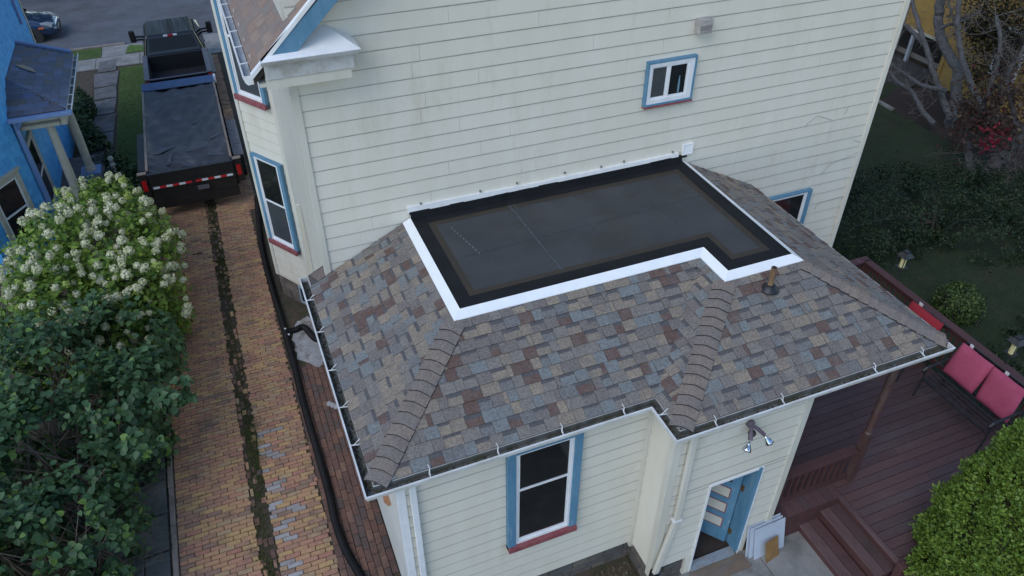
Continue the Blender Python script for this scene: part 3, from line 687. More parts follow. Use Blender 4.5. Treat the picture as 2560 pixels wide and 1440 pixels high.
for i, (sz, vs, fs, ms) in enumerate(pieces):
    vs, fs, ms = stitch(vs, fs, ms)
    if i < 300:
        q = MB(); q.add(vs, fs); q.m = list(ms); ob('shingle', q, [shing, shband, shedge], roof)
    else:
        b = len(restm.m); restm.add(vs, fs); restm.m[b:] = ms
ob('shingles', restm, [shing, shband, shedge], roof, kind='stuff')
# hip caps
def hipcaps(top, bot, k1, k2):
    top, bot = Vector((*top, 0)), Vector((*bot, 0)); dv = (bot - top); L2 = dv.length; dirp = dv / L2; side = Vector((-dirp.y, dirp.x, 0))
    n_ = 15; st = L2 / n_
    for i in range(n_):
        a, b = i * st - .03, (i + 1) * st
        hw = .138
        def pt(s, sd, h):
            c = top + dirp * s + side * sd; ks = k1 if sd > 0 else k2
            z1, z2 = pz(c.x, c.y, k1), pz(c.x, c.y, k2); z = min(z1, z2)
            if abs(sd) < .04: z -= .004
            return Vector((c.x, c.y, z + h))
        cols = (-hw, -.08, -.022, .022, .08, hw); jit = random.uniform(-.006, .006)
        vs = []
        for s, h in ((a, .018), (b + jit, .040)):
            vs += [pt(s, c, h) for c in cols]
        for s, h in ((a, .0), (b + jit, .024)):
            vs += [pt(s, c, h) for c in cols]
        m_ = len(cols); fs = [(j, j + 1, m_ + j + 1, m_ + j) for j in range(m_ - 1)] + [(m_ + j, m_ + j + 1, 3 * m_ + j + 1, 3 * m_ + j) for j in range(m_ - 1)]
        fs += [(0, m_, 3 * m_, 2 * m_), (m_ - 1, 3 * m_ - 1, 4 * m_ - 1, 2 * m_ - 1)]
        hq = MB().add(vs, fs); hq.m = [0] * (m_ - 1) + [1] * (len(fs) - m_ + 1); ob('hip_cap', hq, [shcap, shedge], roof)
hipcaps((fx0 - .10, fy1 - .10), (EX0 + .01, EY1 + .01), 'A', 'L')
hipcaps((fx1 - .10, fy2 - .10), (EX1 + .01, EY2 + .01), 'B', 'V')
hipcaps((fx2 + .10, fy2 - .10), (EX2 - .01, EY2 + .01), 'R', 'B')
# flat roof membrane
FP = [(fx0, 0), (fx0, fy1), (fx1, fy1), (fx1, fy2), (fx2, fy2), (fx2, 0)]
def inset(poly, d):
    n_ = len(poly); out = []
    for i in range(n_):
        p0, p1, p2 = Vector(poly[i - 1]), Vector(poly[i]), Vector(poly[(i + 1) % n_])
        t1, t2 = (p1 - p0).normalized(), (p2 - p1).normalized(); n1, n2 = Vector((-t1.y, t1.x)), Vector((-t2.y, t2.x))
        b = (n1 + n2).normalized(); out.append(tuple(p1 + b * (d / b.dot(n1))))
    return out
flat = sub('flat_roof', MB().add([(x, y, ZF + .012) for x, y in inset(FP, .10)], [(0, 1, 2, 5), (2, 3, 4, 5)]), memb, house)
def ring(name, a, b, za, zb, mt, parent, skip=(), th=0):
    mb = MB(); n_ = len(a)
    for i in range(n_):
        if i in skip: continue
        j = (i + 1) % n_
        mb.add([(*a[i], za), (*a[j], za), (*b[j], zb), (*b[i], zb)], [(0, 1, 2, 3)])
        if th: mb.add([(*a[i], za), (*a[j], za), (*a[j], za - th), (*a[i], za - th)], [(3, 2, 1, 0)])
    return sub(name, mb, mt, parent)
ring('stain_strip', inset(FP, .14), inset(FP, .29), ZF + .015, ZF + .0145, membr, flat)
ring('cover_strip', inset(FP, .0), inset(FP, .20), ZF + .018, ZF + .019, membk, flat)
de = MB()
for i in range(5):
    a, b = FP[i], FP[i + 1]; t = (Vector(b) - Vector(a)).normalized(); nn = Vector((t.y, -t.x))      # outward
    def c3(p, dd, h, k=0):
        q = Vector(p) + nn * dd; return q
wst = inset(FP, -.10); ins = inset(FP, .012)
mb = MB()
for i in range(5):
    j = i + 1; zo = ZF - .10 * SL + .020
    a0, a1, b0, b1 = ins[i], ins[j], wst[i], wst[j]
    if i == 0: a0, b0 = (a0[0], .0), (b0[0], .0)
    if i == 4: a1, b1 = (a1[0], .0), (b1[0], .0)
    mb.add([(*a0, ZF + .026), (*a1, ZF + .026), (*b1, zo), (*b0, zo), (*b1, zo - .022), (*b0, zo - .022)], [(0, 3, 2, 1), (3, 5, 4, 2)])
sub('drip_edge', mb, mat('new white metal', (.86, .87, .88), .3, (.80, .82, .83), 6), flat)
# wall flashing
sub('wall_membrane', MB().hexa([(fx0 + .02, -.02, ZF + .01), (fx2 - .0, -.02, ZF + .01), (fx2 - .0, .03, ZF + .01), (fx0 + .02, .03, ZF + .01), (fx0 + .04, -.012, ZF + .115), (fx2 - .03, -.012, ZF + .115), (fx2 - .03, .03, ZF + .115), (fx0 + .04, .03, ZF + .115)]), membk, flat)
wf = MB(); wf.hexa([(fx0 - .02, -.022, ZF + .11), (3.2, -.022, ZF + .11), (3.2, .02, ZF + .11), (fx0 - .02, .02, ZF + .11), (fx0 - .02, -.022, ZF + .205), (3.2, -.022, ZF + .165), (3.2, .02, ZF + .165), (fx0 - .02, .02, ZF + .205)]); wf.box((3.2, -.024, ZF + .11), (fx2 - .09, .02, ZF + .172)); sub('wall_flashing', wf, white, flat)
tar = MB(); rr = random.Random(2); x = fx0
while x < fx2:
    l = rr.uniform(.05, .3); h = rr.uniform(.0, .015); tar.box((x, -.030, ZF + .08), (x + l, -.02, ZF + .112 + h * (rr.random() < .4))); x += l
sub('tar_edge', tar, membk, flat)
chalk = mat('chalk line', (.070, .080, .086), .9, (.045, .050, .054), 20)
cl = MB(); zc = ZF + .0155
cl.bar((2.55, -.2, zc), (2.60, -1.84, zc), .035, .001); cl.bar((2.62, -.2, zc), (2.64, -1.84, zc), .012, .001); cl.bar((1.5, -1.12, zc + .0004), (5.2, -.98, zc + .0004), .012, .001); cl.bar((3.35, -.75, zc), (3.40, -1.35, zc), .015, .001); cl.bar((4.45, -.6, zc), (4.5, -1.7, zc), .012, .001)
sub('seam_line', cl, chalk, flat)
cl = MB()
for i in range(10): cl.box((1.62 + i * .016, -.42 - i * .075, zc), (1.627 + i * .016, -.42 - i * .075 - .045, zc + .001))
sub('caulk_dots', cl, mat('dry caulk', (.25, .25, .23), .8), flat)
# valley joint, flashing corner at the back left
sub('flashing_patch', MB().prism([(-.20, .0, pz(-.2, 0, 'L') + .02), (.02, -.02, pz(.02, 0, 'L') + .022), (-.06, .2, pz(-.06, 0, 'L') + .02), (-.27, .23, pz(-.27, 0, 'L') + .016)], (0, 0, .006)), mat('brown flashing', (.17, .125, .10), .6, (.12, .09, .075), 12), roof)
# right eave drip edge
sub('drip_edge', MB().bar((EX2 + .012, EY2 + .05, ZE + .004), (EX2 + .012, .0, ZE + .004), .03, .016), white, roof)
# gutter
gpath = [(EX0 - .012, .27), (EX0 - .012, EY1 - .012), (EX1 - .012, EY1 - .012), (EX1 - .012, EY2 - .012), (EX2 + .02, EY2 - .012)]
gpath = gpath[::-1]                                  # outward lies to the right of travel from right end to the back
gpath = gpath if False else gpath
def outward(path):                                   # test first segment: outward should be -y on the front run
    a, b = path[0], path[1]; t = (Vector(b) - Vector(a)).normalized(); return Vector((t.y, -t.x))
if outward(gpath).y > 0: gpath = gpath[::-1]
GZ = ZE - .028
gut = sub('gutter', sweep(gpath, [(a, b + GZ) for a, b in GP]), gutw, house)
sub('gutter_lining', sweep(gpath, [(.0065, GZ + .0155), (.0075, GZ - .070), (.03, GZ - .074), (.074, GZ - .074), (.090, GZ - .04), (.0895, GZ - .04), (.073, GZ - .073), (.008, GZ - .069)]), gutin, gut)
dbm = MB(); rr = random.Random(9)
for (a, b) in zip(gpath[:-1], gpath[1:]):
    t = (Vector(b) - Vector(a)); L_ = t.length; t.normalize(); nn = Vector((t.y, -t.x)); s = 0
    while s < L_:
        p = Vector(a) + t * s + nn * rr.uniform(.02, .075); z = GZ - .072; w_ = rr.uniform(.008, .03); h = rr.uniform(.003, .02); ang = rr.uniform(0, 3)
        dx, dy = math.cos(ang) * w_, math.sin(ang) * w_
        dbm.add([(p.x - dx, p.y - dy, z), (p.x + dy * .5, p.y - dx * .5, z + h), (p.x + dx, p.y + dy, z + h * .4), (p.x - dy * .5, p.y + dx * .5, z)], [(0, 1, 2, 3)]); s += .012
sub('debris', dbm, mat('gutter debris', (.05, .04, .03), 1, palette=[((.05, .04, .028), 3), ((.09, .07, .045), 1), ((.03, .03, .02), 2), ((.06, .065, .03), 1)]), gut)
ec = MB().prism([(EX2 + .02, EY2 - .012, GZ + .015), (EX2 + .02, EY2 - .012, GZ - .088), (EX2 + .02, EY2 - .09, GZ - .09), (EX2 + .02, EY2 - .13, GZ + .012)], (.006, 0, 0)); sub('end_cap', ec, gutw, gut)
ec = MB().prism([(EX0 - .012, .27, GZ + .015), (EX0 - .012, .27, GZ - .088), (EX0 - .09, .27, GZ - .09), (EX0 - .13, .27, GZ + .012)], (0, .006, 0)); sub('end_cap', ec, gutw, gut)
def bracket(x, y, nx, ny):
    h = MB(); a = Vector((x, y, GZ + .010)); nv_ = Vector((nx, ny, 0)); tv = Vector((-ny, nx, 0))
    h.bar(a + nv_ * .108, a + nv_ * .004 + tv * .02, .013, .007); h.bar(a + nv_ * .06, a + nv_ * .03 + tv * .02 + Vector((0, 0, .05)), .007); h.bar(a + nv_ * .03 + tv * .02 + Vector((0, 0, .05)), a - nv_ * .01 + tv * .01 + Vector((0, 0, .075)), .007)
    sub('bracket', h, gutw, gut)
for px in ((1070, 1180), (1240, 1125), (1400, 1075), (1555, 1028)): bracket(P(px, 2, GZ).x, EY1 - .012, 0, -1)
for px in ((1785, 1058), (1953, 1003), (2180, 922), (2298, 882)): bracket(P(px, 2, GZ).x, EY2 - .012, 0, -1)
for y in (-.25, -.95, -1.7, -2.35, -2.95): bracket(EX0 - .012, y, -1, 0)
bracket(EX1 - .012, EY1 - .25, -1, 0)
# downspouts
def pipe_rect(path, w_, d_): 
    mb = MB()
    for a, b in zip(path[:-1], path[1:]): mb.bar(a, b, w_, d_, up=(0, 1, 0))
    return mb
ds = sub('downspout', pipe_rect([(.105, AY1 - .055, 3.32), (.105, AY1 - .055, .25)], .075, .055), whitev, house, bevel=.008)
sub('outlet', MB().hexa([(.05, AY1 - .11, 3.28), (.16, AY1 - .11, 3.28), (.16, AY1 - .02, 3.28), (.05, AY1 - .02, 3.28), (.05, AY1 - .2, 3.46), (.16, AY1 - .2, 3.46), (.16, AY1 - .09, 3.46), (.05, AY1 - .09, 3.46)]), whitev, ds, bevel=.006)
ds = sub('downspout', pipe_rect([(3.60, AY2 - .17, 3.44), (3.56, AY2 - .13, 3.39), (3.40, AY2 - .075, 3.30)], .07, .06), creamt, house, bevel=.008)
sub('pipe', pipe_rect([(3.37, AY2 - .065, 3.36), (3.37, AY2 - .065, 1.58)], .085, .055), creamt, ds, bevel=.008)
sub('pipe', pipe_rect([(3.37, AY2 - .065, 1.60), (3.17, AY2 - .10, .50)], .082, .055), creamt, ds, bevel=.008)
sub('strap', MB().box((3.31, AY2 - .10, 1.57), (3.43, AY2 - .02, 1.60)), whitev, ds)
sub('adapter', MB().tube([(3.165, AY2 - .10, .52), (3.14, AY2 - .11, .36), (3.12, AY2 - .16, .22), (3.10, AY2 - .24, .14)], .066, 14), rubber, ds, smooth=True)
sub('tape', MB().tube([(3.168, AY2 - .103, .50), (3.155, AY2 - .107, .43)], .068, 14), mat('blue tape', (.03, .12, .42), .35), ds)
# floodlight: base, arms, two bulbs
fl_ = sub('floodlight', MB().lathe((4.20, AY2 - .02, 3.06), [(.055, -.0), (.055, -.03), (.03, -.05)], 14, axis='y'), mat('grey bronze fixture', (.085, .065, .085), .5, (.12, .09, .12), 9), house)
fm = MATS['grey bronze fixture']
sub('arm', MB().tube([(4.2, AY2 - .06, 3.06), (4.16, AY2 - .12, 3.00), (4.13, AY2 - .17, 2.93)], [.02, .028, .03], 10), fm, fl_)
sub('arm', MB().tube([(4.2, AY2 - .06, 3.06), (4.27, AY2 - .12, 3.01), (4.34, AY2 - .16, 2.93)], [.02, .026, .026], 10), fm, fl_)
sub('sensor', MB().lathe((4.20, AY2 - .10, 2.96), [(.0, -.05), (.045, -.03), (.05, .0), (.03, .03)], 12), mat('black plastic', (.015, .014, .016), .4), fl_)
chrome = mat('mirror bulb', (.62, .66, .68), .06, metal=1)
def bulb(a, b):
    a, b = Vector(a), Vector(b); t = b - a; pts = [a + t * s for s in (0, .25, .5, .8, 1, 1.04)]
    sub('bulb', MB().tube(pts, [.016, .02, .035, .055, .058, .03], 16), chrome, fl_, smooth=True)
bulb((4.12, AY2 - .18, 2.92), (4.06, AY2 - .22, 2.82)); bulb((4.35, AY2 - .17, 2.91), (4.40, AY2 - .22, 2.82))
# vent pipe through the right slope
vx, vy = 4.93, -2.97; vz = pz(vx, vy, 'B')
vp = sub('vent_pipe', MB().tube([(vx, vy, vz), (vx - .005, vy, vz + .34)], .036, 14), mat('rusted pipe', (.20, .115, .05), .8, (.11, .062, .034), 14, dirt=(.30, .22, .12), dsc=9, stretch=(1, 1, .3)), house, smooth=False)
sub('pipe_mouth', MB().lathe((vx - .005, vy, vz + .338), [(.028, 0), (.028, .004)], 14), mat('pipe mouth', (.02, .018, .016), .9), vp)
bm_ = MB(); seg = []
for r0, h in ((.125, .018), (.115, .03), (.085, .06), (.062, .085), (.04, .092)): seg.append((r0, h))
sub('boot', bm_.lathe((vx, vy - .0, vz - .012), seg, 18), mat('rubber boot', (.012, .013, .017), .45), vp, smooth=True)
# mud daubs / screws along the wall flashing
nb = MB()
for px in ((1052, 509), (1201, 478), (1293, 458), (1412, 432), (1503, 417), (1560, 404), (1682, 380)):
    p = P(px, 1, -.0); sub('screw', MB().box((p.x - .012, -.014, p.z - .012), (p.x + .012, .02, p.z + .012)), mat('grey putty', (.2, .19, .17), .9), flat)
# ---------------------------------------------------------------- black drain pipe on the driveway
pp = [G(p, .06) for p in ((641, 492), (646, 540), (652, 600), (664, 660), (683, 730), (703, 795), (716, 840), (738, 920), (757, 1000), (778, 1075), (800, 1150), (822, 1230), (838, 1300), (860, 1365), (893, 1425), (930, 1490))]
def catmull(pts, step):
    out = []; n = len(pts)
    for i in range(n - 1):
        p0, p1, p2, p3 = pts[max(i - 1, 0)], pts[i], pts[i + 1], pts[min(i + 2, n - 1)]
        k = max(2, int((p2 - p1).length / step))
        for j in range(k):
            t = j / k; out.append(.5 * ((2 * p1) + (-p0 + p2) * t + (2 * p0 - 5 * p1 + 4 * p2 - p3) * t * t + (-p0 + 3 * p1 - 3 * p2 + p3) * t ** 3))
    out.append(pts[-1]); return out
def corrugated(name, pts, parent=None, r=.057, **kw):
    c = catmull(pts, .011); r = r * 1.12; rad = [r if (i // 1) % 2 else r - .008 for i in range(len(c))]
    return ob(name, MB().tube(c, rad, 14), rubber, parent, **kw)
pipe = corrugated('drain_pipe', pp, label='long black corrugated drain pipe snaking down the brick driveway', category='pipe')
b0 = G((716, 828), .06); corrugated('branch', [b0, G((735, 826), .07), G((760, 818), .1), Vector((-.25, 3.0, .12)), Vector((-.13, 2.75, .34)), Vector((-.11, 2.6, .9))], pipe)
cp = MB(); 
for q in ((652, 497), (648, 501), (713, 822), (722, 836)):
    p = G(q, .12); cp.box(p - Vector((.018, .012, .012)), p + Vector((.018, .012, .012)))
ob('clip', cp, whitev, pipe)
dsl = MB().bar((-.10, 2.55, 3.4), (-.10, 2.55, .8), .06, .06); ob('downspout', dsl, creamt, house)

# ---------------------------------------------------------------- sheets leaning by the back door
def leaning(label, x0, x1, yb, h, lean, th, mt, skew=0, cat='board', name='panel_board', grp=None):
    q = []
    for s, d0 in ((0, 0), (1, 0)): pass
    zt = math.sqrt(max(.01, h * h - lean * lean)); a = Vector((x0, yb, .02)); b = Vector((x1, yb + skew, .02)); tp = Vector((0, lean, zt))
    nn = Vector((0, -zt, lean)).normalized() * th
    mb = MB().hexa([a, b, b + nn, a + nn, a + tp, b + tp, b + tp + nn, a + tp + nn])
    return ob(name, mb, mt, bevel=.002, label=label, category=cat)
wb = mat('white board', (.44, .49, .56), .6, (.38, .43, .50), 3, dirt=(.30, .31, .33), dsc=4, dlo=.6, dhi=.8)
leaning('white sheet against the wall, rearmost of three beside the back door', 4.74, 5.32, -4.06, .60, .12, .012, wb, .02)
leaning('white sheet in the middle of three leaning by the back door', 4.77, 5.34, -4.10, .58, .13, .012, wb, .02)
leaning('white sheet in front of the other two beside the back door', 4.83, 5.37, -4.145, .56, .14, .012, wb, .02)
leaning('small brown wooden board leaning on the white sheets', 4.96, 5.22, -4.26, .34, .12, .012, mat('plywood', (.28, .155, .05), .7, (.22, .12, .04), 6, dirt=(.15, .09, .05), dsc=8), .05)

# ---------------------------------------------------------------- deck
DK = .55
deck = root('deck', 'dark red stained wooden deck with steps behind the house', 'deck')
deck.location = (0, 0, 0)
yb = -.30; DXR = 9.75
i = 0
while yb > -5.35:
    xa = 5.16 if yb - .137 > -3.72 else 6.42
    cuts = [xa, DXR]; 
    if i % 2: cuts.insert(1, random.uniform(7, 8.6))
    for a, b in zip(cuts[:-1], cuts[1:]): ob('deck_board', MB().box((a + .003, yb - .134, DK - .03), (b - .003, yb, DK + random.uniform(-.002, .002))), deckm, deck)
    yb -= .142; i += 1
xx = 5.16
while xx < 6.40:                                   # short boards beside the inner railing
    ob('deck_board', MB().box((xx, -3.99, DK - .033), (xx + .135, -3.74, DK - .003)), deckm, deck); xx += .14
for a_, b_ in (((5.14, -4.0, .02), (6.42, -3.97, DK - .035)), ((6.40, -5.45, .02), (6.425, -5.16, DK - .03)), ((9.72, -5.45, 0), (9.76, -.3, DK - .03))): ob('skirt', MB().box(a_, b_), railm, deck)
# steps down towards the patio
for (xa, xb, z) in ((6.06, 6.40, .37), (5.72, 6.06, .19)):
    st = ob('step', MB().box((xa + .03, -5.16, 0.0), (xb, -3.98, z - .032)), railm, deck)
    ob('tread', MB().box((xa, -5.17, z - .03), (xa + .165, -3.985, z)), mat('worn tread highlight', (.135, .082, .080), .6, (.10, .056, .056), 5, dirt=(.06, .04, .04), dsc=6, stretch=(1, .3, 1)), st, bevel=.006); ob('tread', MB().box((xa + .172, -5.17, z - .03), (xb - .004, -3.985, z)), deckm, st)  # pale front board: wear plus a nosing highlight put into its colour
ob('riser', MB().box((6.402, -5.16, .02), (6.43, -3.98, DK - .036)), railm, deck); ob('nosing', MB().box((6.34, -5.17, DK - .034), (6.418, -3.985, DK + .003)), MATS['worn tread highlight'], deck, bevel=.006)
ob('post_stub', MB().box((6.30, -5.30, .0), (6.41, -5.19, .62)), railm, deck, bevel=.01)
def railing(a, b, top=.95, label=None):
    a, b = Vector(a), Vector(b); r = ob('railing', MB().bar(a + Vector((0, 0, top)), b + Vector((0, 0, top)), .15, .04), railm, deck, bevel=.006)
    ob('rail', MB().bar(a + Vector((0, 0, top - .08)), b + Vector((0, 0, top - .08)), .04, .09), railm, r); ob('rail', MB().bar(a + Vector((0, 0, .1)), b + Vector((0, 0, .1)), .04, .09), railm, r)
    L_ = (b - a).length; n = int(L_ / .115); t = (b - a) / L_
    bm0 = MB().box((-.018, -.018, .1), (.018, .018, top - .04)).mesh('baluster', railm)
    for k in range(1, n):
        o_ = link('baluster', bm0, r); o_.location = a + t * (L_ * k / n)
    return r
railing((9.82, -.34, DK), (9.82, -5.4, DK)); railing((5.2, -.30, DK), (9.9, -.30, DK)); railing((5.16, -3.76, DK), (6.62, -3.76, DK), .72)
for y in (-.36, -2.0, -3.7, -5.35): ob('post', MB().box((9.77, y - .045, DK - .5), (9.86, y + .045, DK + .93)), railm, deck)
# turned porch post under the roof corner
tp = MB(); px_, py_ = 6.70, -3.78
tp.box((px_ - .055, py_ - .055, DK), (px_ + .055, py_ + .055, DK + 1.05))
tp.lathe((px_, py_, DK + 1.05), [(.05, 0), (.062, .03), (.045, .06), (.05, .1), (.056, .5), (.056, 1.1), (.048, 1.6), (.06, 1.66), (.045, 1.7), (.05, 1.74)], 14)
post = ob('porch_post', tp, mat('post paint', (.062, .028, .028), .6, (.085, .042, .038), 5, dirt=(.11, .085, .075), dsc=8, stretch=(1, 1, .3)), house)
ob('capital', MB().box((px_ - .06, py_ - .06, DK + 2.6), (px_ + .06, py_ + .06, 3.43)), mat('grey blue paint', (.15, .17, .20), .7, (.2, .22, .25), 9, dirt=(.10, .05, .05), dsc=12), post)

# ---------------------------------------------------------------- bench, chair, cushions
iron = mat('dark metal', (.018, .019, .022), .45, (.035, .036, .04), 8)
def bench(name, label, y0, y1, cat, nslat):
    r = root(name, label, cat); zs = DK + .42
    xf, xb = 8.98, 9.52
    for k in range(nslat):
        x = xf + .03 + k * (xb - xf - .04) / (nslat - 1); ob('slat', MB().bar((x, y0, zs), (x, y1, zs), .045, .012), iron, r)
    ob('seat_rail', MB().bar((xf, y0, zs - .012), (xf, y1, zs - .012), .03, .03), iron, r)
    for y in (y0, y1):
        ob('leg', MB().tube([(xf + .02, y, zs), (xf - .0, y, DK + .2), (xf - .03, y, DK)], .018, 8), iron, r); ob('leg', MB().tube([(xb, y, zs), (xb + .05, y, DK + .2), (xb + .1, y, DK)], .018, 8), iron, r)
        ob('armrest', MB().tube([(xf - .04, y, zs + .14), (xf - .06, y, zs + .19), (xf + .0, y, zs + .23), (xf + .25, y, zs + .25), (xb + .08, y, zs + .27)], [.02, .022, .024, .022, .018], 8), iron, r)
        ob('arm_support', MB().tube([(xf + .02, y, zs), (xf - .0, y, zs + .22)], .016, 8), iron, r)
    bk = MB(); tv = Vector((.20, 0, .55))
    for y in np.linspace(y0, y1, int((y1 - y0) / .11) + 1): bk.bar(Vector((xb, y, zs)), Vector((xb, y, zs)) + tv, .014)
    bk.tube([Vector((xb, y0, zs)) + tv, Vector((xb, y1, zs)) + tv], .018, 8); ob('backrest', bk, iron, r)
    return r
def cushion(label, yc, w_, h_, col, col2, xo=0, tilt=0):
    n = 12; mb = MB(); zs = DK + .43; top, bot = [], []
    ux = Vector((.20, 0, .55)).normalized(); nrm = Vector((-.55, 0, .20)).normalized(); yv = Vector((0, 1, 0))
    base = Vector((9.45 + xo, yc, zs + .02))
    vs = []
    for sgn in (1, -1):
        for i_ in range(n + 1):
            for j in range(n + 1):
                a, b = i_ / n * 2 - 1, j / n * 2 - 1
                e = (1 - abs(a) ** 4) * (1 - abs(b) ** 4); pinch = 1 - .05 * (a * a * b * b)
                p = base + yv * (a * w_ / 2 * pinch + tilt * (b + 1) * .04) + ux * ((b + 1) * h_ / 2) + nrm * (.06 + sgn * (.008 + .065 * e ** .6) + .008 * math.sin(5 * a + 3 * b))
                vs.append(p)
    N1 = (n + 1) ** 2; f = []
    for s_ in (0, 1):
        for i_ in range(n):
            for j in range(n):
                k = s_ * N1 + i_ * (n + 1) + j; q = (k, k + n + 1, k + n + 2, k + 1); f.append(q if s_ else q[::-1])
    bd = [i_ * (n + 1) for i_ in range(n + 1)] + [n * (n + 1) + j for j in range(1, n + 1)] + [i_ * (n + 1) + n for i_ in range(n - 1, -1, -1)] + [j for j in range(n - 1, 0, -1)]
    for i_ in range(len(bd)): a, b = bd[i_], bd[(i_ + 1) % len(bd)]; f.append((a, b, b + N1, a + N1))
    mb.add(vs, f)
    o_ = ob('seat_cushion', mb, mat('cushion ' + str(col), col, .9, col2, 4, fine=.12, fsc=200, bump=.3, bsc=150), smooth=True, label=label, category='cushion')
    ob('tie', MB().box(base + ux * (h_ + .0) + nrm * .02 + yv * (w_ * .22), base + ux * (h_ + .05) + nrm * .05 + yv * (w_ * .32)), whitev, o_)
    return o_
bench('loveseat', 'dark metal slatted loveseat against the deck railing', -4.12, -2.80, 'loveseat', 6)
cushion('pink back cushion of the loveseat, the one nearer the house roof', -3.12, .62, .60, (.44, .082, .150), (.38, .065, .125), -.02)
cushion('pink back cushion of the loveseat beside the clipped evergreen', -3.80, .62, .60, (.44, .082, .150), (.38, .065, .125), -.02, 1)
bench('garden_chair', 'dark metal deck chair half hidden behind the roof corner', -2.42, -1.62, 'chair', 6)
cushion('crimson cushion on the deck chair behind the roof corner', -2.02, .72, .62, (.30, .018, .03), (.24, .014, .025))
# lanterns on hooks outside the railing
def lantern(label, x, y, ztop):
    r = root('lantern', label, 'lantern')
    ob('pole', MB().tube([(x, y, 0), (x, y, ztop - .36)], .012, 8), iron, r)
    z0 = ztop - .36; w_ = .085
    ob('base', MB().box((x - w_, y - w_, z0), (x + w_, y + w_, z0 + .02)), iron, r)
    fr_ = MB()
    for sx in (-1, 1):
        for sy in (-1, 1): fr_.bar((x + sx * w_ * .94, y + sy * w_ * .94, z0 + .02), (x + sx * w_ * .94, y + sy * w_ * .94, z0 + .26), .012)
    ob('frame', fr_, iron, r)
    ob('roof', MB().add([(x - .11, y - .11, z0 + .26), (x + .11, y - .11, z0 + .26), (x + .11, y + .11, z0 + .26), (x - .11, y + .11, z0 + .26), (x - .05, y - .05, z0 + .33), (x + .05, y - .05, z0 + .33), (x + .05, y + .05, z0 + .33), (x - .05, y + .05, z0 + .33)], [(0, 1, 5, 4), (1, 2, 6, 5), (2, 3, 7, 6), (3, 0, 4, 7), (4, 5, 6, 7), (3, 2, 1, 0)]), iron, r)
    ob('cap', MB().box((x - .045, y - .045, z0 + .33), (x + .045, y + .045, z0 + .36)), iron, r)
    ob('candle', MB().lathe((x, y, z0 + .02), [(.048, 0), (.048, .17), (.04, .175), (.03, .165)], 16), mat('ivory candle', (.72, .66, .34), .5, (.66, .60, .30), 9), r, smooth=False)
q = P((2262, 645), 2, 1.95); lantern('black lantern with ivory candle beyond the deck railing, upper of two', q.x, q.y, 1.95 + .15)
q = P((2540, 860), 2, 1.95); lantern('black lantern with ivory candle at the right edge above the loveseat', q.x, q.y, 1.95 + .15)
# ---------------------------------------------------------------- neighbour's blue house
nb_ = root('blue_house', "neighbour's bright blue shingled house with a slate porch roof", 'house')
cyan = mat('blue shake', (.035, .235, .50), .7, palette=[((.085, .37, .70), 2), ((.065, .31, .63), 2), ((.075, .34, .67), 1)], fine=.08, fsc=60)
cyanw = mat('blue wall', (.07, .32, .64), .7, (.08, .35, .67), 2)
ctrim = mat('neighbour cream trim', (.46, .44, .36), .6, (.38, .37, .31), 5)
pblue = mat('periwinkle trim', (.13, .22, .42), .6, (.16, .25, .44), 6)
NX = -5.25; NC = Vector((NX, 9.4, 0)); du = Vector((-.56, -.83, 0)).normalized(); dn = Vector((.83, -.56, 0)).normalized()
NF = NC + du * 1.6
nwall = ob('wall', MB().prism([(NX, 9.4, -.6), (NF.x, NF.y, -.6), (-9, NF.y, -.6), (-9, 15.2, -.6), (NX, 15.2, -.6)], (0, 0, 7.2)), cyanw, nb_)
def shakes(o_, u_, n_, L_, z0, z1, ex=.13):
    mb = MB(); rr = random.Random(5); z = z0; o_, u_, n_ = Vector(o_), Vector(u_), Vector(n_)
    while z < z1:
        s = -rr.uniform(0, .15)
        while s < L_:
            w_ = rr.uniform(.10, .2); a, b = max(0, s), min(L_, s + w_ - .005); s += w_
            if b - a < .03: continue
            t = .016 + rr.uniform(0, .006); dz = rr.uniform(-.006, .006); q = []
            for zz, e in ((z + dz, t), (z + ex + .01, .004)):
                for ss, dd in ((a, 0), (b, 0), (b, e), (a, e)): q.append(o_ + u_ * ss + n_ * dd + Vector((0, 0, zz)))
            mb.hexa(q)
        z += ex
    return mb
ob('shakes', shakes(NC, du, dn, 1.6, -.5, 4.2), cyan, nwall, kind='stuff')
ob('shakes', shakes((NX, 9.4, 0), (0, 1, 0), (1, 0, 0), 5.7, -.5, 6.0), cyan, nwall, kind='stuff')
def pix_window(corners, axis, val, name='window'):
    pts = [P(c, axis, val) for c in corners]; ys = [p.y for p in pts]; zs = [p.z for p in pts]; return min(ys), max(ys), min(zs), max(zs)
def nwindow(o_, u_, n_, x0, x1, z0, z1, tw=.11):
    wn = ob('window', frame(o_, u_, n_, x0, x1, z0, z1, (tw, tw, .1, .12), .05), ctrim, nb_, bevel=.006)
    ob('head', plane(o_, u_, n_, x0 - .04, x1 + .04, z1, z1 + .05, 0, .09), ctrim, wn)
    ob('sash', frame(o_, u_, n_, x0 + tw, x1 - tw, z0 + .1, z1 - .12, (.045, .045, .05, .04), .035), whitev, wn)
    zm = (z0 + z1) / 2; ob('meeting_rail', plane(o_, u_, n_, x0 + tw + .04, x1 - tw - .04, zm - .02, zm + .02, .02, .02), whitev, wn)
    ob('pane', plane(o_, u_, n_, x0 + tw + .04, x1 - tw - .04, z0 + .14, z1 - .15, .018), glass, wn)
a, b, c, d_ = pix_window([(54, 325), (37, 394), (100, 522), (119, 462)], 0, NX + .03)
nwindow((NX, 0, 0), (0, 1, 0), (1, 0, 0), 9.75, 10.75, .15, 1.95)
nwindow(NC, du, dn, .32, 1.25, .1, 1.75)
ob('corner_board', MB().box((NX - .02, 15.1, -.5), (NX + .03, 15.24, 6.5)), ctrim, nb_); ob('corner_board', MB().box((NX, 14.25, 3.25), (NX + .07, 14.36, 6.5)), pblue, nb_)
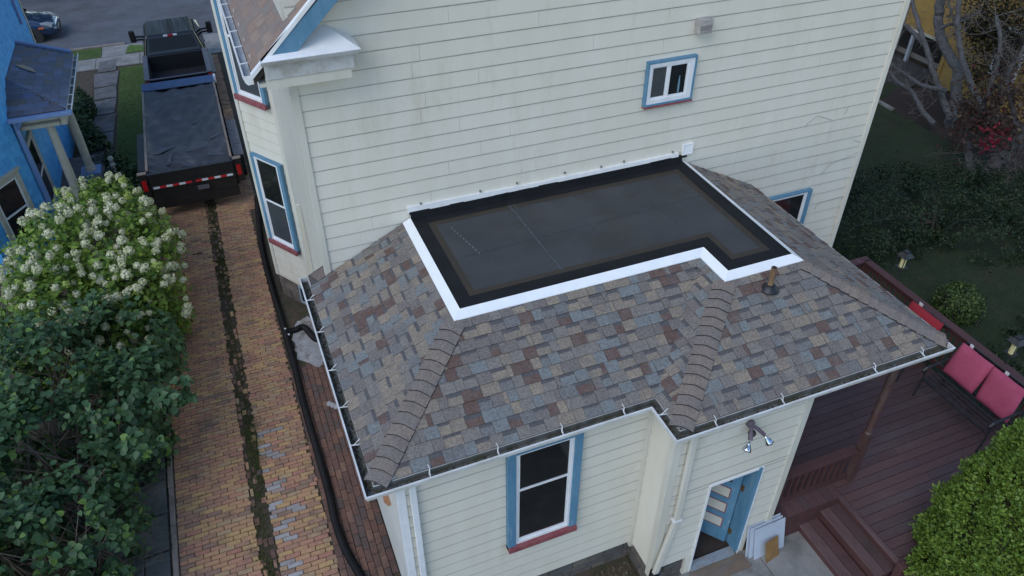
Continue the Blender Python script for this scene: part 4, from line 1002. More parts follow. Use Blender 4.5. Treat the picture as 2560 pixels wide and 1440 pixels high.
# porch
PE = 2.80; gx, gy0, gy1 = -4.10, 9.46, 12.95; psl = .36
pzr = lambda x: PE + psl * (gx - x); pzf = lambda y: PE + psl * (y - gy0)
pr = MB(); hipY = gy0 + (gx - NX)
pr.prism([(gx, gy0, PE), (gx, gy1, PE), (NX, gy1, pzr(NX)), (NX, hipY, pzr(NX))], (0, 0, -.06)); pr.prism([(gx, gy0, PE), (NX, hipY, pzr(NX)), (NX, gy0, PE)], (0, 0, -.06))
porch = ob('porch_roof', pr, dark, nb_)
slate = mat('slate', (.1, .1, .15), .6, palette=[((.10, .115, .165), 3), ((.085, .095, .135), 3), ((.115, .145, .215), 2), ((.115, .105, .10), 2), ((.09, .12, .20), 1)], fine=.15, fsc=40, bump=.3, bsc=30, dirt=(.10, .095, .075), dsc=3)
rr = random.Random(8); LSn = math.hypot(1, psl)
c = 0; v = -.02
while v < (gx - NX) * LSn:
    yv = gy0 - rr.uniform(0, .2)
    while yv < gy1:
        wd = rr.uniform(.18, .26); xa, xb = gx - v / LSn, max(NX, gx - (v + .19) / LSn)
        lo_ = gy0 + (gx - xa); a, b = max(yv, gy0 + max(0, gx - xa)), min(gy1, yv + wd - .006); yv += wd
        if b - a < .05: continue
        h1, h2 = .016 + rr.uniform(0, .006), .004
        a2 = max(a, min(b - .01, gy0 + max(0, gx - xb)))
        ob('slate', MB().hexa([(xa, a, pzr(xa)), (xa, b, pzr(xa)), (xb, b, pzr(xb)), (xb, a2, pzr(xb)), (xa, a, pzr(xa) + h1), (xa, b, pzr(xa) + h1), (xb, b, pzr(xb) + h2), (xb, a2, pzr(xb) + h2)]), slate, porch)
    v += .17; c += 1
v = -.02
while v < (hipY - gy0) * LSn:
    ya, yb_ = gy0 + v / LSn, gy0 + (v + .19) / LSn; xv = NX; xend = gx - max(0, ya - gy0)
    while xv < xend:
        wd = rr.uniform(.3, .6); a, b = xv, min(xend, xv + wd - .005); xv += wd
        if b - a < .05: continue
        b2 = max(a + .01, min(b, gx - (yb_ - gy0))); h1 = .02
        ob('slate', MB().hexa([(a, ya, pzf(ya)), (b, ya, pzf(ya)), (b2, yb_, pzf(yb_)), (a, yb_, pzf(yb_)), (a, ya, pzf(ya) + h1), (b, ya, pzf(ya) + h1), (b2, yb_, pzf(yb_) + .004), (a, yb_, pzf(yb_) + .004)]), slate, porch)
    v += .17
ob('ridge_flashing', MB().bar((gx - .02, gy1, PE + .05), (NX, gy1, pzr(NX) + .05), .1, .05), pblue, porch)
pg = ob('gutter', sweep([(gx + .01, gy1), (gx + .01, gy0 - .02)], [(-p[0], p[1] + PE - .02) for p in GP]), gutw, porch)
ob('gutter_lining', MB().box((gx + .02, gy0, PE - .10), (gx + .09, gy1, PE - .085)), gutin, pg)
for k in range(6): ob('bracket', MB().bar((gx + .01, gy0 + .25 + k * .55, PE - .012), (gx + .12, gy0 + .25 + k * .55, PE - .012), .025, .008), gutw, pg)
fg = MB().box((NX, gy0 - .13, PE - .11), (gx + .12, gy0 - .012, PE - .02)); ob('gutter', fg, pblue, porch, bevel=.01)
ob('lost_shingle', MB().prism([(-5.12, 11.45, pzr(-5.12) + .03), (-4.95, 11.3, pzr(-4.95) + .03), (-4.72, 11.2, pzr(-4.72) + .03), (-4.78, 11.42, pzr(-4.78) + .03), (-4.98, 11.55, pzr(-4.98) + .03)], (0, 0, .012)), mat('tan shingle', (.30, .25, .19), .9), porch)
bmm = MB(); bmm.box((-5.2, 9.62, 2.38), (-4.32, 9.78, 2.70)); bmm.box((-4.34, 9.62, 2.38), (-4.20, 12.9, 2.70)); bm2 = ob('beam', bmm, ctrim, porch)
ob('cornice', MB().box((NX, gy0 + .02, 2.70), (gx - .02, gy1, 2.735)), ctrim, porch)
fz = MB().box((-5.22, 9.60, 2.47), (-4.3, 9.615, 2.53)); ob('frieze_line', fz, mat('grey line', (.16, .16, .15), .7), bm2)
def column(x, y, zb):
    c_ = MB().lathe((x, y, zb), [(.13, 0), (.13, .06), (.115, .08), (.12, .11), (.098, .16), (.10, 1.0), (.085, 2.30 - zb - .0), (.11, 2.33 - zb), (.12, 2.38 - zb)], 20)
    return ob('column', c_, ctrim, nb_, smooth=False)
for (px, yy, zb) in (((131, 330), 9.85, .1), ((191, 330), 11.15, .45)):
    # find x so that a vertical at depth yy passes through the pixel
    p = P(px, 1, yy); column(p.x, yy, zb); cx_ = p.x
pe = ob('pedestal', MB().box((cx_ - .17, 10.98, -.5), (cx_ + .17, 11.32, .38)), ctrim, nb_)
ob('pedestal_cap', MB().box((cx_ - .23, 10.92, .38), (cx_ + .23, 11.38, .45)), pblue, pe); ob('pedestal_face', MB().box((cx_ - .172, 10.97, -.5), (cx_ - .03, 10.979, .38)), pblue, pe)
np2 = ob('newel_post', MB().lathe((cx_ + .45, 11.6, -.5), [(.06, 0), (.06, .75), (.08, .77), (.05, .82), (.03, .84), (.07, .9), (.075, .95), (.05, 1.0), (.0, 1.02)], 14), ctrim, nb_)
ob('porch_floor', MB().box((NX, 9.5, -.6), (gx - .1, 13, -.02)), mat('porch boards', (.12, .105, .095), .8, (.08, .075, .07), 5), nb_)
ob('downspout', MB().bar((NX + .09, 9.52, 2.7), (NX + .09, 9.52, -.5), .09, .09), pblue, nb_)
ob('downspout_elbow', MB().tube([(NX + .25, 9.40, 2.72), (NX + .18, 9.46, 2.60), (NX + .09, 9.52, 2.5)], .05, 10), pblue, nb_)
roofn = MB().prism([(NX + .35, 8.3, 6.55), (NX + .35, 15.6, 6.55), (-7.2, 15.6, 8.4), (-7.2, 8.3, 8.4)], (0, 0, .1)); ob('main_roof', roofn, slate, nb_)

# ---------------------------------------------------------------- vehicles
blackp = mat('black car paint', (.006, .006, .007), .25, coat=.35, spec=.4)
blackm = mat('black steel', (.010, .010, .011), .45, (.018, .017, .017), 6, dirt=(.05, .04, .03), dsc=3, dlo=.6, dhi=.85)
redl = mat('red lamp', (.40, .012, .015), .2, coat=.5); tire = mat('tyre', (.018, .018, .018), .85, (.028, .027, .025), 10)
rim = mat('alloy', (.35, .35, .36), .3, metal=.9); bedl = mat('bed liner', (.012, .012, .014), .85, (.02, .02, .023), 4, fine=.25, fsc=60)
grail = mat('rail cap plastic', (.12, .125, .14), .5, (.10, .10, .115), 5)
def wheel(parent, x, y, r=.39, w_=.26, name='wheel'):
    sgn = 1 if x > 0 else -1
    wv = ob(name, MB().lathe((x, y, r), [(r * .62, -w_ / 2), (r * .95, -w_ / 2), (r, -w_ / 2 + .04), (r, w_ / 2 - .04), (r * .95, w_ / 2), (r * .62, w_ / 2)], 28, axis='x'), tire, parent)
    rm = MB().lathe((x + sgn * (w_ / 2 - .05), y, r), [(r * .62, -.02), (r * .62, .03 * sgn), (r * .5, .01 * sgn), (.06, .02 * sgn), (.05, .05 * sgn)], 20, axis='x'); ob('rim', rm, rim, wv)
    return wv
# pickup
pr_ = (P((366, 187), 2, .80) + P((521, 175), 2, .80)) / 2
ty = pr_.y; tz = gz(ty + 2.5)
truck = thing('pickup_truck', 'black crew cab pickup truck parked on the driveway ahead of the trailer', 'truck', (pr_.x - .0, ty, tz), R(.5))
bd = MB()
for s in (-1, 1): bd.hexa([(s * .86, .06, .62), (s * .99, .06, .62), (s * .99, 2.16, .62), (s * .86, 2.16, .62), (s * .86, .06, 1.40), (s * .98, .06, 1.40), (s * .98, 2.16, 1.40), (s * .86, 2.16, 1.40)])
bd.box((-.86, .08, .62), (.86, 2.16, .86)); bd.box((-.86, 2.08, .86), (.86, 2.16, 1.40)); ob('bed', bd, blackp, truck, bevel=.02)
ln_ = MB(); ln_.box((-.855, .1, .861), (.855, 2.07, .875)); ln_.box((-.858, .1, .875), (-.84, 2.07, 1.38)); ln_.box((.84, .1, .875), (.858, 2.07, 1.38)); ln_.box((-.84, 2.05, .875), (.84, 2.075, 1.38))
for k in range(12): ln_.box((-.78 + k * .14, .12, .875), (-.72 + k * .14, 2.05, .885))
ob('bed_liner', ln_, bedl, truck)
rc = MB(); rc.box((-.99, .03, 1.402), (-.84, 2.16, 1.425)); rc.box((.84, .03, 1.402), (.99, 2.16, 1.425)); rc.box((-.84, .0, 1.402), (.84, .075, 1.42)); ob('rail_cap', rc, grail, truck, bevel=.008)
tg = ob('tailgate', MB().hexa([(-.85, -.02, .66), (.85, -.02, .66), (.85, .06, .66), (-.85, .06, .66), (-.85, .0, 1.40), (.85, .0, 1.40), (.85, .06, 1.40), (-.85, .06, 1.40)]), blackp, truck, bevel=.012)
ob('handle', MB().box((-.12, -.03, 1.27), (.12, .0, 1.31)), rim, tg)
for s in (-1, 1): ob('tail_lamp', MB().hexa([(s * .86, -.015, .92), (s * .98, -.0, .92), (s * .985, .12, .92), (s * .86, .05, .92), (s * .86, -.005, 1.36), (s * .975, .005, 1.36), (s * .98, .12, 1.36), (s * .86, .05, 1.36)]), redl, truck, bevel=.01)
ob('rear_bumper', MB().box((-.97, -.14, .42), (.97, .06, .62)), blackm, truck, bevel=.03)
cb_ = MB(); cb_.hexa([(-1.0, 2.2, .45), (1.0, 2.2, .45), (1.0, 4.75, .45), (-1.0, 4.75, .45), (-.99, 2.2, 1.22), (.99, 2.2, 1.22), (.99, 4.75, 1.22), (-.99, 4.75, 1.22)])
cb_.hexa([(-1.0, 4.755, .45), (1.0, 4.755, .45), (.95, 6.15, .45), (-.95, 6.15, .45), (-.97, 4.755, 1.26), (.97, 4.755, 1.26), (.90, 6.1, 1.12), (-.90, 6.1, 1.12)]); ob('body', cb_, blackp, truck, bevel=.05)
gh = MB().hexa([(-.96, 2.22, 1.23), (.96, 2.22, 1.23), (.96, 4.85, 1.23), (-.96, 4.85, 1.23), (-.74, 2.44, 1.93), (.74, 2.44, 1.93), (.72, 3.95, 1.93), (-.72, 3.95, 1.93)]); cab = ob('cab', gh, blackp, truck, bevel=.06)
wg = mat('car glass', (.005, .006, .007), .08, spec=.22)
ob('rear_window', MB().hexa([(-.80, 2.238, 1.27), (.80, 2.238, 1.27), (.80, 2.26, 1.27), (-.80, 2.26, 1.27), (-.66, 2.40, 1.84), (.66, 2.40, 1.84), (.66, 2.44, 1.84), (-.66, 2.44, 1.84)]), wg, cab)
for s in (-1, 1):
    ob('side_window', MB().hexa([(s * .93, 2.5, 1.28), (s * .93, 3.35, 1.28), (s * .965, 3.35, 1.28), (s * .965, 2.5, 1.28), (s * .76, 2.62, 1.83), (s * .76, 3.35, 1.83), (s * .792, 3.35, 1.83), (s * .792, 2.62, 1.83)]), wg, cab)
    ob('side_window', MB().hexa([(s * .93, 3.45, 1.28), (s * .93, 4.5, 1.28), (s * .965, 4.5, 1.28), (s * .965, 3.45, 1.28), (s * .76, 3.45, 1.83), (s * .76, 3.95, 1.83), (s * .792, 3.95, 1.83), (s * .792, 3.45, 1.83)]), wg, cab)
rb = MB()
for k in range(7): rb.box((-.60 + k * .19, 2.5, 1.925), (-.575 + k * .19, 3.9, 1.942))
rfp = mat('roof paint', (.012, .011, .011), .12, coat=1, spec=.7); ob('roof_rib', rb, rfp, cab)
bl_ = ob('brake_lamp', MB().box((-.21, 2.36, 1.865), (.21, 2.43, 1.915)), whitev, cab, bevel=.008); ob('lens', MB().box((-.085, 2.35, 1.863), (.085, 2.425, 1.917)), redl, bl_)
for s in (-1, 1):
    mr = ob('mirror', MB().box((s * 1.17, 4.30, 1.15), (s * 1.36, 4.42, 1.55)), mat('black plastic trim', (.012, .012, .013), .5), truck, bevel=.03)
    ob('mirror_arm', MB().bar((s * .93, 4.4, 1.30), (s * 1.2, 4.37, 1.32), .05, .05), MATS['black plastic trim'], mr); ob('mirror_arm', MB().bar((s * .93, 4.4, 1.20), (s * 1.2, 4.37, 1.22), .05, .05), MATS['black plastic trim'], mr)
    ob('running_board', MB().box((s * 1.0, 2.4, .42), (s * 1.12, 4.6, .47)), rim, truck)
    for dy in (2.75, 3.75): ob('door_handle', MB().box((s * .985, dy, 1.08), (s * 1.02, dy + .16, 1.12)), rim, truck)
for x in (-.86, .86):
    for y in (1.1, 5.2): wheel(truck, x, y)
# loose things in the truck bed
def lump(name, label, cat, c, rx, ry, rz_, mt, seed):
    rr = random.Random(seed); mb = MB(); n, m_ = 12, 7; vs = []
    for i in range(m_ + 1):
        th = math.pi / 2 * i / m_
        for j in range(n):
            a = 2 * math.pi * j / n; k = 1 + rr.uniform(-.22, .22)
            vs.append((c[0] + rx * math.cos(a) * math.cos(th) * k, c[1] + ry * math.sin(a) * math.cos(th) * k, c[2] + rz_ * math.sin(th) * (1 + rr.uniform(-.1, .1))))
    fs = [(i * n + j, i * n + (j + 1) % n, (i + 1) * n + (j + 1) % n, (i + 1) * n + j) for i in range(m_) for j in range(n)] + [tuple(range(n))[::-1], tuple(m_ * n + j for j in range(n))]
    return ob(name, mb.add(vs, fs), mt, label=label, category=cat)
bz = tz + .885
lump('trash_bag', 'crumpled black and blue plastic bag in the pickup bed', 'bag', (pr_.x - .18, ty + .42, bz), .36, .17, .12, mat('bin bag', (.02, .03, .045), .25, (.05, .10, .16), 5), 3)
lump('rag', 'small red rag at the right side of the pickup bed', 'rag', (pr_.x + .58, ty + .55, bz), .12, .12, .1, mat('red rag', (.14, .02, .025), .8, (.08, .03, .035), 12), 5)
lump('paper', 'pale scrap of paper beside the tailgate in the pickup bed', 'paper', (pr_.x + .42, ty + .24, bz), .16, .06, .04, mat('scrap paper', (.22, .24, .28), .8), 6)
# dump trailer
t_r = (P((362, 430), 2, .95) + P((581, 396), 2, .95)) / 2; t_f = (P((347, 222), 2, .93) + P((540, 192), 2, .93)) / 2
TL = (t_f - t_r).length; tang = math.atan2(-(t_f.x - t_r.x), t_f.y - t_r.y)
trailer = thing('dump_trailer', 'black steel dump trailer with reflective tape, hitched behind the pickup', 'trailer', (t_r.x, t_r.y, gz(t_r.y + 2)), tang)
hb = MB(); HW, ZB, ZT = 1.0, .62, 1.36
hb.box((-HW, .05, ZB), (HW, TL, ZB + .06)); hb.box((-HW, .05, ZB + .06), (-HW + .05, TL, ZT)); hb.box((HW - .05, .05, ZB + .06), (HW, TL, ZT)); hb.box((-HW + .05, TL - .05, ZB + .06), (HW - .05, TL, ZT + .02))
for s in (-1, 1):
    for k in range(9): hb.box((s * HW, .15 + k * (TL - .3) / 8 - .03, ZB), (s * (HW + .04), .15 + k * (TL - .3) / 8 + .03, ZT - .05))
ob('bed', hb, blackm, trailer)
woodr = mat('weathered top board', (.22, .17, .14), .9, (.28, .23, .19), 5, dirt=(.10, .085, .075), dsc=4, stretch=(1, .3, 1))
for s in (-1, 1): ob('top_board', MB().box((s * (HW - .052), .15, ZT), (s * (HW + .005), TL - .1, ZT + .035)), woodr, trailer)
gt = ob('rear_gate', MB().box((-HW + .02, -.03, ZB - .02), (HW - .02, .04, ZT - .04)), blackm, trailer)
rail_ = MB(); rail_.box((-HW, -.06, .40), (HW, .05, .60)); rail_.box((-HW, -.06, .93), (HW, .0, 1.05)); rail_.box((-HW, -.05, ZT - .06), (HW, .04, ZT - .01)); ob('frame_beam', rail_, blackm, gt)
wht = mat('reflective white', (.62, .66, .70), .35); rdt = mat('reflective red', (.45, .02, .025), .35)
for s in (-1, 1):
    for k in range(6):
        xa = s * (.93 - k * .148); xb = s * (.93 - (k + 1) * .148 + .003); mt_ = wht if k % 2 == 0 else rdt
        ob('tape', MB().box((xa, -.068, .965), (xb, -.0605, 1.02)), mt_, gt)
ob('number_plate', MB().box((.05, -.075, .74), (.32, -.066, .86)), mat('dull plate', (.10, .10, .12), .5), gt)
for s in (-1, 1):
    tb = ob('lamp_box', MB().box((s * (HW + .005), .0, ZB + .12), (s * (HW + .19), .10, ZT + .0)), blackm, trailer, bevel=.01); ob('tail_lamp', MB().box((s * (HW + .05), -.012, ZB + .30), (s * (HW + .15), .0, ZT - .16)), redl, tb)
    ob('lamp_box_lid', MB().box((s * (HW + .0), -.01, ZT + .001), (s * (HW + .2), .11, ZT + .022)), woodr, tb)
    fd_ = ob('fender', MB().box((s * (HW + .045), 1.15, .86), (s * (HW + .30), 3.35, .89)), mat('worn diamond plate', (.30, .26, .24), .6, (.22, .19, .18), 6, dirt=(.06, .05, .05), dsc=8) if s > 0 else blackm, trailer)
    for y in (1.75, 2.75): wheel(trailer, s * (HW + .17), y, .38, .24)
ob('tarp_housing', MB().hexa([(-HW, TL - .32, ZT + .02), (HW, TL - .32, ZT + .02), (HW, TL + .02, ZT + .02), (-HW, TL + .02, ZT + .02), (-HW, TL - .30, ZT + .06), (HW, TL - .30, ZT + .06), (HW, TL + .02, ZT + .13), (-HW, TL + .02, ZT + .13)]), mat('navy paint', (.035, .075, .16), .45, (.05, .095, .18), 4), trailer, bevel=.01)
ob('housing_end', MB().box((HW, TL - .2, ZT - .05), (HW + .06, TL + .02, ZT + .14)), whitev, trailer)
tn = MB(); tn.bar((-.5, TL, .5), (0, TL + 1.05, .52), .1, .12); tn.bar((.5, TL, .5), (0, TL + 1.05, .52), .1, .12); tn.box((-.25, TL + .02, .62), (.25, TL + .45, 1.0)); ob('tongue', tn, blackm, trailer)
tpv = MB(); n1, n2 = 34, 70; rr = random.Random(3); ph = [rr.uniform(0, 6) for _ in range(12)]
bumps = [(rr.uniform(-.7, .7), rr.uniform(.3, TL - .7), rr.uniform(.12, .35), rr.uniform(.0, .035)) for _ in range(14)]
for j in range(n2 + 1):
    for i in range(n1 + 1):
        a, b = i / n1 * 2 - 1, j / n2; x, y = a * (HW - .06), .05 + b * (TL - .42)
        z = ZT + .03 - .13 * (1 - a * a) ** .7 * (.6 + .4 * math.sin(3 * b + 1)) 
        z += .014 * math.sin(9 * a + 14 * b + ph[0]) + .012 * math.sin(-14 * a + 33 * b + ph[1]) + .010 * math.sin(51 * b + 5 * a * a + ph[2]) + .008 * abs(math.sin(22 * b - 9 * a + ph[4]))
        if b < .25: z += .034 * (1 - b / .25) * math.sin(20 * (a * .6 + b * 5) + ph[3]) - .10 * (1 - b / .25) ** 2
        for (bx, by, br, bh) in bumps:
            q = ((x - bx) ** 2 + (y - by) ** 2) / br ** 2
            if q < 4: z += bh * math.exp(-q * 1.3) * (1 - a ** 6)
        tpv.v.append((x, y, z))
tpv.f = [(j * (n1 + 1) + i, j * (n1 + 1) + i + 1, (j + 1) * (n1 + 1) + i + 1, (j + 1) * (n1 + 1) + i) for j in range(n2) for i in range(n1)]; tpv.m = [0] * len(tpv.f)
tarp = ob('tarp', tpv, mat('mesh tarp', (.028, .028, .031), .42, (.045, .043, .044), 3.5, dirt=(.075, .085, .105), dsc=2.6, dlo=.57, dhi=.68, fine=.18, fsc=90, bump=.2, bsc=90), smooth=True, label='dark wrinkled mesh tarp stretched over the trailer load', category='tarp')
tarp.matrix_world = Matrix.Translation(Vector((t_r.x, t_r.y, gz(t_r.y + 2)))) @ Matrix.Rotation(tang, 4, 'Z')
tz_ = lambda x, y: tpv.v[min(n2, max(0, round((y - .05) / (TL - .42) * n2))) * (n1 + 1) + min(n1, max(0, round((x / (HW - .06) + 1) / 2 * n1)))][2] + .014
scr = mat('pale plastic scrap', (.060, .068, .082), .5, (.045, .05, .06), 7)
for pts in ([(-.82, 1.05), (-.70, .98), (-.28, 1.42), (-.30, 1.52), (-.62, 1.38)], [(-.55, .45), (-.44, .45), (-.35, 1.0), (-.45, 1.05)], [(-.05, 1.05), (.45, 1.0), (.55, 1.35), (.1, 1.5)], [(.55, 1.45), (.85, 1.45), (.85, 1.55), (.6, 1.6)], [(.45, .55), (.86, .5), (.85, .85), (.5, .8)], [(-.2, .3), (.2, .22), (.25, .5), (-.1, .55)], [(.2, 2.6), (.34, 2.6), (.36, 2.68), (.22, 2.7)], [(.3, 3.2), (.36, 3.15), (.42, 3.35), (.34, 3.38)]):
    pm = MB(); c_ = (sum(p[0] for p in pts) / len(pts), sum(p[1] for p in pts) / len(pts)); v_ = [(c_[0], c_[1], tz_(*c_))] + [(x, y, tz_(x, y)) for x, y in pts]
    for t_ in (.5,): v_ += [((x + c_[0]) / 2, (y + c_[1]) / 2, tz_((x + c_[0]) / 2, (y + c_[1]) / 2)) for x, y in pts]
    k_ = len(pts); pm.add(v_, [(0, 1 + k_ + i, 1 + k_ + (i + 1) % k_) for i in range(k_)] + [(1 + k_ + i, 1 + i, 1 + (i + 1) % k_, 1 + k_ + (i + 1) % k_) for i in range(k_)]); ob('scrap', pm, scr, tarp)
ob('plank', MB().bar(G((388, 494)) + Vector((0, 0, .03)), G((411, 491)) + Vector((.05, 0, .03)), .1, .04), woodr, label='short weathered plank on the bricks behind the trailer wheel', category='plank')
# parked car, nose to the right, partly hidden by the blue house
car = thing('parked_car', 'dark blue hatchback parked at the kerb beyond the blue house', 'car', (-6.28, 26.6, gz(30) - .06), R(-90))
carp = mat('navy car paint', (.010, .028, .068), .15, coat=1, spec=.6)
st = [(0, .62, .30, .55), (-.06, .78, .22, .66), (-.25, .84, .2, .74), (-.6, .87, .2, .84), (-1.15, .88, .2, .93), (-2.0, .89, .2, .97), (-3.2, .89, .2, .98), (-4.0, .84, .22, .94), (-4.25, .7, .3, .8)]
cm = MB(); ns = 12
for y, hw, z0, z1 in st:
    for j in range(ns):
        a = 2 * math.pi * (j + .5) / ns; ca, sa = math.cos(a), math.sin(a); e = .45
        cm.v.append((hw * math.copysign(abs(ca) ** e, ca), y, (z0 + z1) / 2 + (z1 - z0) / 2 * math.copysign(abs(sa) ** e, sa)))
k = len(st); cm.f = [(i * ns + j, i * ns + (j + 1) % ns, (i + 1) * ns + (j + 1) % ns, (i + 1) * ns + j) for i in range(k - 1) for j in range(ns)] + [tuple(range(ns)), tuple((k - 1) * ns + j for j in range(ns))[::-1]]; cm.m = [0] * len(cm.f)
body = ob('body', cm, carp, car, smooth=True); ss = body.modifiers.new('s', 'SUBSURF'); ss.levels = ss.render_levels = 1
cabin = ob('cabin', MB().hexa([(-.80, -4.0, .9), (.80, -4.0, .9), (.80, -1.05, .9), (-.80, -1.05, .9), (-.60, -3.4, 1.45), (.60, -3.4, 1.45), (.60, -1.95, 1.45), (-.60, -1.95, 1.45)]), carp, car, bevel=.08)
ob('windscreen', MB().hexa([(-.72, -1.12, .93), (.72, -1.12, .93), (.72, -1.05, .93), (-.72, -1.05, .93), (-.56, -1.93, 1.40), (.56, -1.93, 1.40), (.56, -1.86, 1.42), (-.56, -1.86, 1.42)]), wg, cabin)
for s in (-1, 1):
    ob('side_window', MB().hexa([(s * .77, -3.7, .95), (s * .77, -1.3, .95), (s * .805, -1.3, .95), (s * .805, -3.7, .95), (s * .61, -3.3, 1.40), (s * .61, -2.0, 1.40), (s * .64, -2.0, 1.40), (s * .64, -3.3, 1.40)]), wg, cabin)
    hl = ob('headlight', MB().hexa([(s * .50, -.04, .55), (s * .78, -.16, .55), (s * .80, -.5, .66), (s * .6, -.3, .66), (s * .50, -.06, .68), (s * .76, -.2, .70), (s * .77, -.55, .79), (s * .6, -.33, .77)]), mat('headlight glass', (.28, .29, .30), .15, coat=1), car, bevel=.02)
    ob('marker_lamp', MB().box((s * .85, -.62, .58), (s * .895, -.42, .64)), mat('amber', (.6, .13, .04), .3), car)
    for y in (-.85, -3.4): wheel(car, s * .78, y, .32, .21)
ob('lower_grille', MB().box((-.5, -.03, .28), (.5, .02, .42)), dark, car, bevel=.02); ob('grille_trim', MB().box((-.6, -.02, .42), (.6, .03, .45)), rim, car)
# ---------------------------------------------------------------- plants
RG = np.random.default_rng(12)
def unit(a): return a / np.maximum(1e-9, np.linalg.norm(a, axis=-1, keepdims=True))
LEAF = {'oval': ([(0, 0, 0), (.3, .26, .06), (.7, .24, .05), (1, 0, -.06), (.7, -.24, .05), (.3, -.26, .06)], [(0, 1, 2, 3), (0, 3, 4, 5)]),
        'heart': ([(0, 0, 0), (.12, .38, .05), (.55, .34, .06), (1, 0, -.10), (.55, -.34, .06), (.12, -.38, .05)], [(0, 1, 2, 3), (0, 3, 4, 5)]),
        'blade': ([(0, .06, 0), (0, -.06, 0), (.6, -.05, .02), (1, 0, 0), (.6, .05, .02)], [(0, 1, 2, 3, 4)]),
        'petal': ([(0, 0, 0), (.5, .5, .08), (1, 0, 0), (.5, -.5, .08)], [(0, 1, 2, 3)])}
def leaf_arrays(pts, nrm, size, shape, droop=.4, updir=None, spread=1.0):
    n = len(pts); nr = unit(nrm + RG.normal(0, .45 * spread, (n, 3)))
    t = RG.normal(0, 1, (n, 3)); t[:, 2] -= droop
    if updir is not None: t = updir + RG.normal(0, .35, (n, 3))
    t = unit(t - nr * np.sum(t * nr, 1, keepdims=True)); s = np.cross(nr, t)
    V, Fc = LEAF[shape]; V = np.array(V); sz = (size * RG.uniform(.6, 1.25, n))[:, None, None]
    vs = pts[:, None, :] + sz * (V[None, :, 0:1] * t[:, None, :] + V[None, :, 1:2] * s[:, None, :] + V[None, :, 2:3] * nr[:, None, :])
    return vs.reshape(-1, 3), Fc, len(V), n
def leaf_mesh(name, parts, mats, parent=None, smooth=False, **kw):
    """parts: list of (leaf_arrays result, material index)"""
    me = bpy.data.meshes.new(name); vs = np.concatenate([p[0][0] for p in parts]); loops, starts, tot, mi = [], [], [], []; base = 0; lp = 0
    for (v, Fc, k, n), m_ in parts:
        for f in Fc:
            a = (np.arange(n)[:, None] * k + np.array(f)[None]) + base; loops.append(a.reshape(-1)); starts.append(lp + np.arange(n) * len(f)); tot.append(np.full(n, len(f))); mi.append(np.full(n, m_)); lp += n * len(f)
        base += n * k
    loops = np.concatenate(loops); starts = np.concatenate(starts); tot = np.concatenate(tot); mi = np.concatenate(mi)
    me.vertices.add(len(vs)); me.vertices.foreach_set('co', vs.astype('f').ravel()); me.loops.add(len(loops)); me.loops.foreach_set('vertex_index', loops.astype('i'))
    me.polygons.add(len(starts)); me.polygons.foreach_set('loop_start', starts.astype('i'))
    try: me.polygons.foreach_set('loop_total', tot.astype('i'))
    except Exception: pass
    for m_ in mats: me.materials.append(m_)
    me.polygons.foreach_set('material_index', mi.astype('i')); me.update(); me.validate()
    return link(name, me, parent, **kw)
def crown(ells, n, lo=.72, clumps=0, csig=.16, zmin=.03, flat=.0):
    """points + outward normals through the outer shell of a union of ellipsoids, gathered in clumps"""
    vol = np.array([r[0] * r[1] + r[1] * r[2] + r[0] * r[2] for c, r in ells]); pr = vol / vol.sum(); out_p, out_n = [], []
    for (c, r), w_ in zip(ells, pr):
        c, r = np.array(c), np.array(r); k = int(n * w_ * 1.6)
        if clumps:
            kc = max(6, int(clumps * w_)); cd_ = unit(RG.normal(0, 1, (kc, 3))); d = unit(cd_[RG.integers(0, kc, k)] + RG.normal(0, csig, (k, 3))); f = RG.uniform(lo, 1.0, k) + RG.normal(0, .02, k); cf = RG.normal(0, .07, kc)
            f += cf[RG.integers(0, kc, k)] * .5
        else: d = unit(RG.normal(0, 1, (k, 3))); f = RG.uniform(lo, 1.02, k)
        p = c + d * r * f[:, None]; nn = unit(d / r)
        keep = p[:, 2] > zmin
        for (c2, r2) in ells:
            if c2 is c: continue
            q = (((p - np.array(c2)) / np.array(r2)) ** 2).sum(1); keep &= ~((q < .62 ** 2))
        out_p.append(p[keep]); out_n.append(nn[keep])
    p, nn = np.concatenate(out_p), np.concatenate(out_n); i = RG.permutation(len(p))[:n]; return p[i], nn[i]
def leafmat(name, pal, tr=.25, rough=.5): return mat(name, (.1, .2, .05), rough, palette=pal, transl=tr, fine=.12, fsc=40, spec=.35)
hydl = leafmat('hydrangea leaf', [((.165, .265, .034), 4), ((.120, .210, .030), 4), ((.215, .30, .042), 2), ((.07, .14, .026), 1.5)])
lill = leafmat('lilac leaf', [((.060, .125, .048), 4), ((.046, .100, .042), 4), ((.078, .150, .052), 2), ((.12, .21, .04), .8), ((.036, .080, .034), 3)], .2)
bark = mat('bark', (.060, .050, .042), .95, (.095, .085, .075), 8, fine=.3, fsc=40, bump=.8, bsc=20)
barkg = mat('grey bark', (.105, .105, .110), .95, (.065, .065, .07), 7, dirt=(.15, .15, .16), dsc=9, fine=.3, fsc=40, bump=.8, bsc=20)
def stems(name, base, tips, parent, mt=bark, r=.025):
    mb = MB()
    for t in tips:
        a, b = Vector(base) + Vector((random.uniform(-.3, .3), random.uniform(-.5, .5), 0)), Vector(t); m1 = a.lerp(b, .5) + Vector((random.uniform(-.1, .1), random.uniform(-.1, .1), .15))
        mb.tube([a, m1, b], [r, r * .7, r * .3], 6)
    return ob(name, mb, mt, parent)
